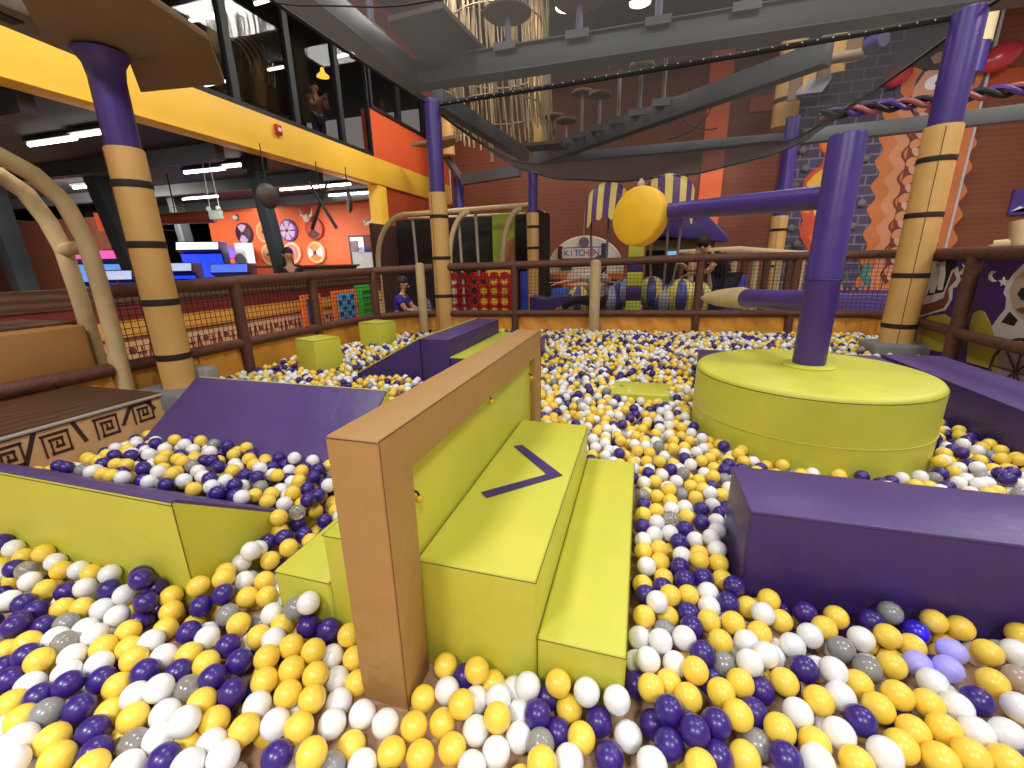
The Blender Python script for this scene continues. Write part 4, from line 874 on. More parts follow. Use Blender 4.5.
# right hand side bits above the rail
q0 = at(990, 244, x=3.6); 
t = thing('log_bench', 'beige padded log frame behind the printed panels', 'frame', (3.9, 5.6, 0))
G().tube([at(993, 245, d=7.2), at(1014, 243, d=7.2), at(1040, 242, d=7.2)], .05, 10).tube([at(994, 244, d=7.2), at(993, 262, d=7.2)], .05, 10).tube([at(1021, 220, d=7.2), at(1022, 262, d=7.2)], .09, 10).build('log_tube', BEIGE, t)
G().tube([at(993, 262, d=7.2), (at(993, 262, d=7.2).x, at(993, 262, d=7.2).y, 0)], .05, 10).build('leg', BEIGE, t)
q = at(1020, 203, y=15.95)
t = thing('star_poster', 'small purple poster on the brown wall at the right edge', 'poster', q)
G().box(q.x - .2, 15.93, q.z - .3, q.x + .6, 15.99, q.z + .35).build('sheet', mat('violet poster', (80, 56, 140), .5, var=.05), t)
G().prism([(q.x - .18, 15.925, q.z - .22), (q.x + .0, 15.925, q.z - .08), (q.x + .3, 15.925, q.z - .22), (q.x + .1, 15.925, q.z - .12)], (0, -.01, 0)).build('white_mark', WHITE, t)

# ================================================================== OVERHEAD: rope course, net
def mushroom(x, y, z0, z1, r, label, m=None, rp=.06):
    t = thing('mushroom_step', label, 'step', (x, y, z0), 'mushroom steps on the rope course beams')
    G().box(x - .2, y - .12, z0, x + .2, y + .12, z0 + .03).build('clamp_plate', STEELD, t)
    G().box(x - .2, y - .25, z0 - .09, x + .2, y - .205, z0 + .03).build('clamp_plate', STEELD, t)
    for s in (-.15, .15): G().lathe([(.03, .0), (.03, .06)], (x + s, y - .1, z0), 8).build('bolt', STEELD, t)
    G().lathe([(rp, .02), (rp, z1 - z0)], (x, y, z0), 14).build('stem', m or mat('lilac grey post', (120, 112, 140), .5, var=.05), t)
    G().lathe([(r * .95, 0), (r, .015), (r, .045), (r * .95, .06)], (x, y, z1), 32).build('disc', PLATE, t)
BY, BZ = 8.7, 4.6
t = thing('course_beam', 'long grey steel beam crossing above the net', 'beam', (0, BY, BZ))
G().box(-4.6, BY - .13, BZ, 6.5, BY + .13, BZ + .36).build('web', STEEL, t, bevel=.008, seg=2)
G().box(-4.6, BY - .2, BZ + .36, 6.5, BY + .2, BZ + .38).box(-4.6, BY - .2, BZ - .02, 6.5, BY + .2, BZ).build('flange', STEEL, t)
t = thing('course_beam', 'grey steel beam running along the mezzanine windows above the net', 'beam', (-4.4, 5, BZ))
G().box(-4.62, -1, BZ, -4.3, BY - .2, BZ + .36).build('web', STEEL, t, bevel=.008, seg=2)
G().box(-4.66, -1, BZ - .02, -4.24, BY - .2, BZ).build('flange', STEEL, t)
for (px, top, r, lab) in ((508, 20, .42, 'mushroom step with its round disc in full view, on the long beam'), (579, 2, .42, 'mushroom step with a lilac stem just right of the rope tunnel'), (657, -20, .42, 'mushroom step with a grey stem over the middle of the long beam'), (741, -30, .42, 'mushroom step at the right of the long beam, only its foot in view')):
    q = at(px, 40, y=BY); zt = at(px, top, y=BY).z
    mushroom(q.x, BY, BZ + .38, max(zt, BZ + .9), r, lab)
q = at(383, 20, y=8.0)
t = thing('lilac_post', 'slim lilac post clamped to the side beam near the platform board', 'post', (-4.45, 7.3, BZ + .38))
G().lathe([(.055, 0), (.055, 1.6)], (-4.45, 7.3, BZ + .36), 12).build('stem', mat('lilac grey post', (120, 112, 140), .5, var=.05), t)
G().box(-4.6, 7.1, BZ + .36, -4.3, 7.5, BZ + .40).build('clamp_plate', STEELD, t)
zp = 5.05
pb = [at(x_, y_, z=zp) for x_, y_ in ((388, 22), (443, 8), (489, 56), (460, 66), (425, 68))]
t = thing('course_platform', 'taupe platform board round a log-look mast, above the net corner', 'platform', pb[2])
G().prism(pb, (0, 0, .08)).build('board', mat('grey taupe board', (98, 86, 74), .7, var=.08), t, bevel=.006, seg=2)
q = at(423, 14, z=zp + .1)
G().lathe([(.2, 0), (.2, 3.5)], (q.x, q.y, zp + .08), 20).build('log_wrap', LOG, t)
G().lathe([(.22, 0), (.24, .04), (.24, .2), (.22, .24)], (q.x, q.y, zp + .08), 20).build('strap', BAND, t)
# diagonal beam with mushroom steps
a, b = Vector((-2.85, 12.1, 3.86)), Vector((2.2, 7.6, 3.9))
t = thing('course_beam', 'grey beam rising diagonally across the far net', 'beam', a)
G().beam(a, b, .22, .30).build('web', STEEL, t, bevel=.008, seg=2)
for k, (px, hgt) in enumerate(((553, .62), (566, .42), (582, .82), (598, .62), (617, .95), (637, .75), (661, 1.0))):
    best = min(((abs(proj(a.lerp(b, i / 60))[0] - px), i) for i in range(61)))[1]; q = a.lerp(b, best / 60)
    mushroom(q.x, q.y, q.z + .15, q.z + .15 + hgt, .24, 'small mushroom step on the diagonal beam, %s from the low end' % ('first', 'second', 'third', 'fourth', 'fifth', 'sixth', 'seventh')[k], mat('pale grey post', (150, 142, 136), .5, var=.05), .035)
t = thing('course_beam', 'grey beam behind the far net, level with the wall band', 'beam', (0, 11.9, 3.8))
G().box(-2.9, 11.8, 3.72, 3.0, 12.0, 3.92).build('web', STEEL, t, bevel=.008, seg=2)
t = thing('course_beam', 'grey beam crossing the climbing wall mural', 'beam', (5, 10.9, 3.6))
G().beam((2.95, 11.0, 3.62), (8.5, 10.3, 3.62), .2, .25).build('web', STEEL, t, bevel=.008, seg=2)
t = thing('twisted_hand_rail', 'purple, black and red twisted padded rail above the mural beam', 'rail', (5, 10.8, 4.0))
ca, cb = Vector((3.2, 10.95, 3.98)), Vector((8.6, 10.25, 4.0)); dr = (cb - ca)
for k, m in enumerate((POLE_P, BLACK, mat('dull red wrap', (150, 84, 84), .6, var=.1))):
    pts = []
    for i in range(90):
        f = i / 89; th = f * 2 * pi * 7 + k * 2 * pi / 3
        pts.append(ca + dr * f + Vector((0, cos(th) * .055, sin(th) * .07)))
    G().tube(pts, .045, 8).build('strand', m, t)
t = thing('course_beam', 'grey beam running back along the left edge of the far net', 'beam', (-3.1, 9.5, 3.9))
G().beam((-3.42, 7.45, 3.92), (-3.05, 11.75, 3.92), .2, .28).build('web', STEEL, t, bevel=.008, seg=2)
# left far walkway
t = thing('course_beam', 'grey walkway beam high by the orange panel', 'beam', (-5.5, 14, 4))
a, b = at(462, 180, d=15), at(520, 171, d=14); G().beam(a, b, .2, .3).build('web', STEEL, t)
c_ = at(440, 148, d=15.4); G().tube([c_, at(452, 166, d=15.2), a], .12, 8).build('brace', STEEL, t)
q = at(492, 163, d=14.5); G().lathe([(.08, 0), (.08, .7)], q, 10).build('upright', mat('taupe post', (130, 100, 80), .6, var=.08), t)
pb = [at(x_, y_, z=4.5) for x_, y_ in ((410, 146), (466, 136), (470, 140), (440, 150))]
t = thing('course_platform', 'small pale platform board around the far purple pole', 'platform', pb[0])
G().prism(pb, (0, 0, .08)).build('board', mat('pale taupe board', (150, 134, 112), .7, var=.08), t)
q = at(447, 136, d=15); G().lathe([(.22, 0), (.22, 1.7)], (q.x, q.y, 4.55), 16).build('log_wrap', LOG, t)
for z in (5.0, 5.9): G().lathe([(.235, -.03), (.235, .03)], (q.x, q.y, z), 16).build('strap', BAND, t)
# rope tunnel: a tall tube of beige ropes
ROPE = mat('beige rope', (172, 150, 112), .8, .3, 20, .1, 10)
ca = at(496, 40, d=12.0); ca = Vector((ca.x, ca.y, 0))
t = thing('rope_tunnel', 'tall tube of beige hanging ropes behind the long beam', 'rope tunnel', (ca.x, ca.y, 4.2))
g = G(); nr = 84
for k in range(nr):
    a0 = 2 * pi * k / nr; pts = []
    for i in range(17):
        z = 4.35 + (8.9 - 4.35) * i / 16; f = i / 16
        r = 1.08 + .07 * sin(5 * f + k * 1.7); dx = .35 * (1 - f) ** 2 * (.6 + .4 * cos(a0)); dz = -.12 * (1 - f) * sin(k * 2.4)
        pts.append((ca.x + r * cos(a0 + .10 * sin(3 * f + k)) + dx * .6, ca.y + r * sin(a0), z + dz))
    g.tube(pts, .02, 5, caps=False)
g.build('rope_strand_net', ROPE, t, fix=False)
g = G()
for i in range(5):
    z = 4.9 + i * .85; g.tube([(ca.x + 1.1 * cos(k * pi / 16), ca.y + 1.1 * sin(k * pi / 16), z) for k in range(32)], .02, 5, closed=True)
g.build('ring_rope_net', ROPE, t, fix=False)
q = at(541, 100, d=12.6)
t = thing('course_mast', 'tall log-look mast beside the rope tunnel', 'mast', (q.x, q.y, 3.75))
G().lathe([(.2, 0), (.2, 5)], (q.x, q.y, 3.8), 16).build('log_wrap', LOG, t)
for z in (4.25, 5.5): G().lathe([(.215, -.03), (.215, .03)], (q.x, q.y, z), 16).build('strap', BAND, t)
pb = [at(x_, y_, z=3.75) for x_, y_ in ((525, 146), (560, 143), (566, 150), (530, 152))]
G().prism(pb, (0, 0, .06)).build('board', PLATE, t)
q = at(789, 85, d=13)
t = thing('course_mast', 'tall log-look mast above the pole beside the climbing wall', 'mast', (q.x, q.y, 4.2))
G().lathe([(.27, 0), (.27, 4.5)], (q.x, q.y, 4.2), 16).build('log_wrap', LOG, t)
G().lathe([(.285, -.04), (.285, .04)], (q.x, q.y, 4.75), 16).build('strap', BAND, t)
a, b = at(802, 92, z=4.6), at(826, 76, z=4.6)
t = thing('course_platform', 'pale grey tilted board hanging behind the net at the right', 'platform', a)
G().prism([at(796, 95, d=12), at(806, 82, d=12), at(832, 78, d=11.6), at(822, 92, d=11.6)], (0, 0, .06)).build('board', mat('light grey board', (150, 152, 160), .6, var=.06), t)
t = thing('plank_bridge', 'hanging bridge of tan boards behind the net at the right', 'bridge', at(820, 60, d=11.5))
for k in range(5):
    a = at(795 + k * 14, 45 - k * 5, d=12 - .1 * k); G().prism([a, a + Vector((.24, 0, .02)), a + Vector((.24, 0, -1.0 + .1 * k)), a + Vector((0, 0, -1.02 + .1 * k))], (0, .05, 0)).build('board', LOG if k % 2 else PLATE, t)
G().tube([at(812, 62, d=11.6), at(866, 53, d=11.2)], .09, 10).build('roll_bar', mat('taupe roll', (150, 124, 100), .7, var=.08), t)
G().tube([at(868, 46, d=11.2), at(884, 38, d=11.0)], .13, 10).build('roll_pad', POLE_P, t)
q = at(1000, 20, d=14.5)
t = thing('course_mast', 'cream and purple mast behind the right log-look pole', 'mast', (q.x, q.y, 0))
zc_ = at(985, 42, d=14.5).z; zl_ = at(972, 74, d=14.5).z
qq = at(977, 46, d=14.5)
G().lathe([(.2, zl_), (.2, zc_)], (qq.x, qq.y, 0), 16).build('post_wrap', POLE_P, t)
G().lathe([(.22, zc_), (.22, zc_ + 2.5)], (qq.x, qq.y, 0), 16).build('log_wrap', mat('cream wrap', (236, 214, 170), .6, var=.05), t)

# the net: fine grey mesh, two sagging fields either side of the bound seam rope
NET = bpy.data.materials.new('fine grey net'); NET.use_nodes = True
_nt = NET.node_tree; _nt.nodes.clear()
_o = _nt.nodes.new('ShaderNodeOutputMaterial'); _mx = _nt.nodes.new('ShaderNodeMixShader'); _t = _nt.nodes.new('ShaderNodeBsdfTransparent'); _d = _nt.nodes.new('ShaderNodeBsdfDiffuse'); _tl = _nt.nodes.new('ShaderNodeBsdfTranslucent'); _m2 = _nt.nodes.new('ShaderNodeMixShader')
_d.inputs['Color'].default_value = lin((42, 40, 39)); _tl.inputs['Color'].default_value = lin((92, 90, 88)); _m2.inputs[0].default_value = .26
_tc = _nt.nodes.new('ShaderNodeTexCoord'); _n = _nt.nodes.new('ShaderNodeTexNoise'); _n.inputs['Scale'].default_value = 1.2; _n.inputs['Detail'].default_value = 3
_mr = _nt.nodes.new('ShaderNodeMapRange'); _mr.inputs['From Min'].default_value = .3; _mr.inputs['From Max'].default_value = .7; _mr.inputs['To Min'].default_value = .56; _mr.inputs['To Max'].default_value = .70
_nt.links.new(_tc.outputs['Object'], _n.inputs['Vector']); _nt.links.new(_n.outputs['Fac'], _mr.inputs['Value'])
_nt.links.new(_d.outputs[0], _m2.inputs[1]); _nt.links.new(_tl.outputs[0], _m2.inputs[2])
_nt.links.new(_mr.outputs[0], _mx.inputs[0]); _nt.links.new(_t.outputs[0], _mx.inputs[1]); _nt.links.new(_m2.outputs[0], _mx.inputs[2]); _nt.links.new(_mx.outputs[0], _o.inputs['Surface'])
t = thing('overhead_net', 'wide fine grey safety net sagging over the ball pit', 'net', (0, 7, 3.7))
RA, RB = Vector((-3.4, 7.1, 3.72)), Vector((3.2, 6.5, 3.70))
def near_fn(u, v):
    p = RA.lerp(RB, u); q = Vector((-3.75, -2.0, 4.05)).lerp(Vector((3.45, -2.0, 3.95)), u)
    w = p.lerp(q, v); s = 4 * v * (1 - v)
    w.z -= s * (.10 + .42 * (4 * u * (1 - u)) ** .8) + .012 * sin(u * 31 + v * 6)
    return w
def far_fn(u, v):
    p = RA.lerp(RB, u); q = Vector((-2.95, 11.9, 3.75)).lerp(Vector((2.85, 11.8, 3.75)), u)
    w = p.lerp(q, v); s = (4 * v * (1 - v))
    w.z -= s * (.28 + .66 * (4 * u * (1 - u)) ** .6) + .015 * sin(u * 27 + v * 5)
    w.x += (.9 - 1.8 * u) * .25 * s
    return w
G().sheet(near_fn, 36, 40).build('near_field', NET, t, fix=False, sharp=180)
G().sheet(far_fn, 36, 30).build('far_field', NET, t, fix=False, sharp=180)
HEM = mat('black hem cord', (16, 15, 16), .7, var=0)
G().tube([RA.lerp(RB, i / 20) + Vector((0, 0, -.02 * sin(pi * i / 20))) for i in range(21)], .035, 8).build('seam_rope', HEM, t)
g = G()
for i in range(44): g.ball(RA.lerp(RB, (i + .5) / 44) + Vector((0, -.035, -.01)), .008, 6, 4)
g.build('seam_ring_dot', WHITE, t)
G().tube([near_fn(0, i / 20) for i in range(21)], .022, 6).build('edge_cord', HEM, t)
G().tube([near_fn(1, i / 20) for i in range(21)], .022, 6).build('edge_cord', HEM, t)
G().tube([far_fn(0, i / 20) for i in range(21)], .022, 6).build('edge_cord', HEM, t)
G().tube([far_fn(1, i / 20) for i in range(21)], .022, 6).build('edge_cord', HEM, t)
G().tube([far_fn(i / 24, 1) for i in range(25)], .03, 6).build('edge_cord', HEM, t)
G().tube([near_fn(i / 24, .33) - Vector((0, 0, .01)) for i in range(25)], .008, 5).build('hem_line', HEM, t)
G().tube([far_fn(i / 24, .5) - Vector((0, 0, .01)) for i in range(25)], .012, 5).build('hem_line', HEM, t)
# loose cables under the diagonal beam
for (pts, lab) in ((((592, 103), (600, 128), (612, 135), (625, 140)), 'thin black cable loop left of the diagonal beam'), (((668, 140), (690, 132), (706, 118), (716, 98)), 'thin black cable rising to the diagonal beam'), (((675, 110), (690, 125), (708, 130), (718, 128)), 'thin black cable sagging below the diagonal beam')):
    P = [at(a_, b_, d=11.2) for a_, b_ in pts]
    t = thing('cable', lab, 'cable', P[0]); G().tube(P, .014, 5).build('cord', BLACK, t)
for (px, py, lab) in ((566, 8, 'bright round roof lamp above the mushroom steps, left one'), (640, 3, 'bright roof lamp strip at the top edge of the photo')):
    q = at(px, py, z=7.5); t = thing('roof_lamp', lab, 'light', q)
    G().lathe([(.3, .2), (.28, .08), (.26, .05)], q, 20).build('housing', DARK, t)
    G().lathe([(.26, 0), (.26, .06)], q, 20).build('lamp_disc', mat('lit lamp disc', (255, 252, 245), .4, var=0, emit=14), t)

# ================================================================== PEOPLE
SKINM = mat('skin', (206, 152, 122), .55, var=.04); HAIRM = mat('dark brown hair', (34, 22, 18), .6, .4, 30, .2, 20)
def skinned(name, V, E_, R, m, parent, root=0, sub=2):
    me = bpy.data.meshes.new(name); me.from_pydata([tuple(v) for v in V], E_, [])
    ob = bpy.data.objects.new(name, me); COL.objects.link(ob)
    md = ob.modifiers.new('skin', 'SKIN'); md.use_smooth_shade = True
    for i, r in enumerate(R): me.skin_vertices[0].data[i].radius = (r, r)
    me.skin_vertices[0].data[root].use_root = True
    s = ob.modifiers.new('sub', 'SUBSURF'); s.levels = s.render_levels = sub
    dg = bpy.context.evaluated_depsgraph_get()
    m2 = bpy.data.meshes.new_from_object(ob.evaluated_get(dg)); m2.name = name
    bpy.data.objects.remove(ob); bpy.data.meshes.remove(me)
    m2.materials.clear(); m2.materials.append(m)
    m2.polygons.foreach_set('use_smooth', [True] * len(m2.polygons))
    o2 = bpy.data.objects.new(name, m2); COL.objects.link(o2); o2.parent = parent
    return o2
def person(label, loc, rz, J, shirt, trousers, shoes, sc_=1.0, hair_len=.1, shirt_long=False, hair=HAIRM, skin=SKINM):
    """J: joints in metres, figure facing -y: pelvis, chest, neck, head, then l/r shoulder elbow wrist hip knee ankle toe"""
    t = thing('person', label, 'person', loc)
    t.rotation_euler = (0, 0, rz); t.scale = (sc_,) * 3
    V = []; R = []; E_ = []; idx = {}
    def v(k, p, r): idx[k] = len(V); V.append(Vector(p)); R.append(r); return idx[k]
    def e(a, b): E_.append((idx[a], idx[b]))
    P = {k: Vector(p) for k, p in J.items()}
    v('pelvis', P['pelvis'], .125); v('waist', P['pelvis'].lerp(P['chest'], .5), .115); v('chest', P['chest'], .14); v('neck', P['neck'], .055)
    hd = P['head'] - P['neck']; v('jaw', P['neck'] + hd * .45, .062); v('head', P['head'], .098); v('top', P['head'] + hd.normalized() * .07, .075)
    for a, b in (('pelvis', 'waist'), ('waist', 'chest'), ('chest', 'neck'), ('neck', 'jaw'), ('jaw', 'head'), ('head', 'top')): e(a, b)
    for s in 'lr':
        v(s + 'sho', P[s + 'sho'], .062); v(s + 'elb', P[s + 'elb'], .045); v(s + 'wri', P[s + 'wri'], .03)
        e('chest', s + 'sho'); e(s + 'sho', s + 'elb'); e(s + 'elb', s + 'wri')
        d = (P[s + 'wri'] - P[s + 'elb']).normalized(); sd = d.cross(Vector((0, 0, 1)));
        sd = sd.normalized() if sd.length > .1 else Vector((1, 0, 0))
        v(s + 'palm', P[s + 'wri'] + d * .07, .032); e(s + 'wri', s + 'palm')
        for q, (o, ln) in enumerate(((-.03, .07), (-.01, .085), (.01, .08), (.03, .06))):
            v(s + 'f%d' % q, P[s + 'wri'] + d * .10 + sd * o, .010); v(s + 'g%d' % q, P[s + 'wri'] + d * (.10 + ln) + sd * o * 1.2 + Vector((0, 0, -.015)), .008)
            e(s + 'palm', s + 'f%d' % q); e(s + 'f%d' % q, s + 'g%d' % q)
        v(s + 'th', P[s + 'wri'] + d * .07 - sd * .055, .010); e(s + 'palm', s + 'th')
        v(s + 'hip', P[s + 'hip'], .09); v(s + 'kne', P[s + 'kne'], .06); v(s + 'ank', P[s + 'ank'], .04); v(s + 'toe', P[s + 'toe'], .035)
        e('pelvis', s + 'hip'); e(s + 'hip', s + 'kne'); e(s + 'kne', s + 'ank'); e(s + 'ank', s + 'toe')
    body = skinned('body', V, E_, R, skin, t)
    def sub(name, keys, edges, grow, m):
        ks = [k for k in keys]; mp = {k: i for i, k in enumerate(ks)}
        skinned(name, [V[idx[k]] for k in ks], [(mp[a], mp[b]) for a, b in edges], [R[idx[k]] * grow + .006 for k in ks], m, t)
    ed = [('pelvis', 'waist'), ('waist', 'chest'), ('chest', 'lsho'), ('chest', 'rsho')]; ks = ['pelvis', 'waist', 'chest', 'lsho', 'rsho']
    if shirt_long: ks += ['lelb', 'relb', 'lwri', 'rwri']; ed += [('lsho', 'lelb'), ('rsho', 'relb'), ('lelb', 'lwri'), ('relb', 'rwri')]
    else:
        for s in 'lr':
            idx[s + 'slv'] = len(V); V.append(V[idx[s + 'sho']].lerp(V[idx[s + 'elb']], .6)); R.append(.055)
            ks.append(s + 'slv'); ed.append((s + 'sho', s + 'slv'))
    sub('shirt', ks, ed, 1.14, shirt)
    sub('trousers', ['pelvis', 'lhip', 'rhip', 'lkne', 'rkne', 'lank', 'rank'], [('pelvis', 'lhip'), ('pelvis', 'rhip'), ('lhip', 'lkne'), ('rhip', 'rkne'), ('lkne', 'lank'), ('rkne', 'rank')], 1.15, trousers)
    for s in 'lr': sub('shoe', [s + 'ank', s + 'toe'], [(s + 'ank', s + 'toe')], 1.2, shoes)
    H = P['head']; upv = hd.normalized(); fw = Vector(J.get('face', (0, -1, 0))); fw = (fw - upv * fw.dot(upv)).normalized(); sd = fw.cross(upv)
    def loc_part(g, name, m): o = g.build(name, m); o.parent = t; return o
    rot = Matrix((sd, -fw, upv)).transposed()
    g = G().ball(H - fw * .035 + upv * .045, .112, 16, 10, sc_=(.92, .95, 1), rot=rot)
    if hair_len > .12: g.ball(H - fw * .06 - upv * hair_len * .5, .1, 12, 8, sc_=(1, .6, hair_len / .12), rot=rot)
    loc_part(g, 'hair', hair)
    for s in (-1, 1): loc_part(G().ball(H + fw * .092 + sd * .034 * s + upv * .0, .009, 8, 6), 'eye', BLACK)
    loc_part(G().ball(H + fw * .105 - upv * .022, .016, 8, 6, sc_=(.8, 1, 1.3), rot=rot), 'nose', skin)
    loc_part(G().ball(H + fw * .088 - upv * .055, .02, 8, 6, sc_=(1.2, .4, .35), rot=rot), 'mouth', mat('lips', (160, 84, 76), .5, var=0))
    for s in (-1, 1): loc_part(G().ball(H + sd * .098 * s - upv * .005, .025, 8, 6, sc_=(.4, .8, 1.2), rot=rot), 'ear', skin)
    return t
STAND = dict(pelvis=(0, 0, .95), chest=(0, 0, 1.27), neck=(0, 0, 1.46), head=(0, -.02, 1.62), lsho=(.17, 0, 1.38), lelb=(.22, .02, 1.1), lwri=(.2, -.1, .88), rsho=(-.17, 0, 1.38), relb=(-.22, .02, 1.1), rwri=(-.2, -.1, .88),
             lhip=(.09, 0, .9), lkne=(.1, -.02, .5), lank=(.1, 0, .09), ltoe=(.11, -.15, .04), rhip=(-.09, 0, .9), rkne=(-.1, -.02, .5), rank=(-.1, 0, .09), rtoe=(-.11, -.15, .04))
SIT = dict(pelvis=(0, 0, .14), chest=(0, -.06, .44), neck=(0, -.08, .62), head=(0, -.12, .78), lsho=(.16, -.06, .54), lelb=(.2, -.2, .32), lwri=(.1, -.42, .3), rsho=(-.16, -.06, .54), relb=(-.2, -.2, .32), rwri=(-.06, -.44, .3),
           lhip=(.1, -.05, .12), lkne=(.2, -.42, .3), lank=(.1, -.56, .07), ltoe=(.1, -.68, .04), rhip=(-.1, -.05, .12), rkne=(-.2, -.42, .3), rank=(-.1, -.56, .07), rtoe=(-.1, -.68, .04))
BEND = dict(STAND, pelvis=(0, .1, .92), chest=(0, -.12, 1.16), neck=(0, -.24, 1.28), head=(0, -.36, 1.40), lsho=(.16, -.18, 1.24), lelb=(.2, -.34, 1.02), lwri=(.12, -.56, .98), rsho=(-.16, -.18, 1.24), relb=(-.22, -.36, 1.02), rwri=(-.1, -.58, 1.1),
            lhip=(.09, .1, .88), rhip=(-.09, .1, .88), face=(-.5, -1, .1))
CLIMB = dict(STAND, pelvis=(0, 0, .62), chest=(.02, -.1, .9), neck=(.03, -.14, 1.06), head=(.04, -.18, 1.2), lsho=(.15, -.1, 1.0), lelb=(.22, -.3, .94), lwri=(.1, -.5, .98), rsho=(-.13, -.12, 1.0), relb=(-.36, -.22, .96), rwri=(-.58, -.3, .92),
             lhip=(.08, 0, .58), lkne=(.1, -.12, .32), lank=(.1, .05, .09), ltoe=(.1, -.1, .04), rhip=(-.08, 0, .58), rkne=(-.34, -.1, .62), rank=(-.62, -.05, .46), rtoe=(-.72, -.1, .4))
DENIM = mat('dark denim', (44, 50, 74), .8, var=.08); SHOE = mat('dark shoe', (40, 36, 36), .6, var=.05)
q = at(399, 300, d=8.6); person('seated person in a bright blue tee, leaning over by the far rail corner', (q.x, q.y, .16), 1.7, dict(SIT), mat('bright blue tee', (52, 48, 170), .8, var=.05), mat('tan shorts', (170, 140, 116), .8, var=.05), SHOE, 1.0, .3)
G().box(q.x - .5, q.y - .5, 0, q.x + .9, q.y + .5, .17).build('sitting_mat', mat('dark mat', (54, 40, 44), .7, var=.1)); tag(bpy.data.objects['sitting_mat'], 'dark floor mat under the two seated people by the tunnel', 'mat')
q2 = at(427, 298, d=8.7); person('small seated child in a grey tee facing the person in blue', (q2.x, q2.y, .16), -1.4, dict(SIT), mat('grey tee', (120, 124, 130), .8, var=.05), DENIM, SHOE, .8, .1)
q = at(290, 268, d=9.3); person('long dark haired person at the counter beside the dark column', (q.x, q.y, .0), .9, dict(STAND), mat('black top', (30, 26, 28), .8, var=.05), DENIM, SHOE, .93, .36, True)
q = at(722, 262, d=8.2); person('dark haired adult in a black top bending over the striped ride', (q.x, q.y, 0), -1.1, dict(BEND), mat('black top', (30, 26, 28), .8, var=.05), DENIM, SHOE, 1.08, .1)
q = at(597, 290, d=8.0); person('child in a white top and black trousers climbing behind the beige post', (q.x, q.y, 0), .0, dict(CLIMB), mat('white top', (214, 206, 204), .8, var=.05), mat('black trousers', (22, 20, 22), .8, var=.05), mat('orange shoe', (190, 90, 60), .6, var=.05), 1.02, .14)
q = at(318, 120, x=-8.2); person('dim figure in a brown top behind the third upstairs window', (-8.2, q.y, 4.0), 1.2, dict(STAND, lwri=(.06, -.38, 1.3), lelb=(.2, -.2, 1.15), rwri=(-.06, -.38, 1.3), relb=(-.2, -.2, 1.15)), mat('brown top', (120, 96, 80), .8, var=.05), DENIM, SHOE, 1.0, .3)

# ================================================================== THE BALLS
BD = .075; BR_ = BD / 2
BALL = {
    'Y': ('yellow', mat('yellow ball plastic', (246, 210, 80), .34, var=.03, vscale=20, coat=.15, sss=.08)),
    'W': ('white', mat('white ball plastic', (236, 236, 238), .34, var=.02, vscale=20, coat=.15, sss=.08)),
    'P': ('purple', mat('purple ball plastic', (54, 32, 122), .34, var=.05, vscale=20, coat=.15)),
    'G': ('grey', mat('grey ball plastic', (140, 140, 142), .28, var=.04, vscale=20, coat=.3)),
    'C': ('clear', mat('clear ball plastic', (228, 226, 222), .12, var=0, trans=.75, coat=.3)),
    'V': ('blue lit lavender', mat('lavender ball plastic', (176, 168, 250), .4, var=.03, vscale=20, sss=.1)),  # pale ball with the blue glow falling on it put into its colour
    'B': ('blue lit purple', mat('blue lit purple ball plastic', (44, 24, 178), .3, var=.03, vscale=20, coat=.2)),  # purple ball with the blue glow put into its colour
    'T': ('smoky taupe', mat('smoky ball plastic', (176, 160, 146), .25, var=.04, vscale=20, coat=.2)),
}
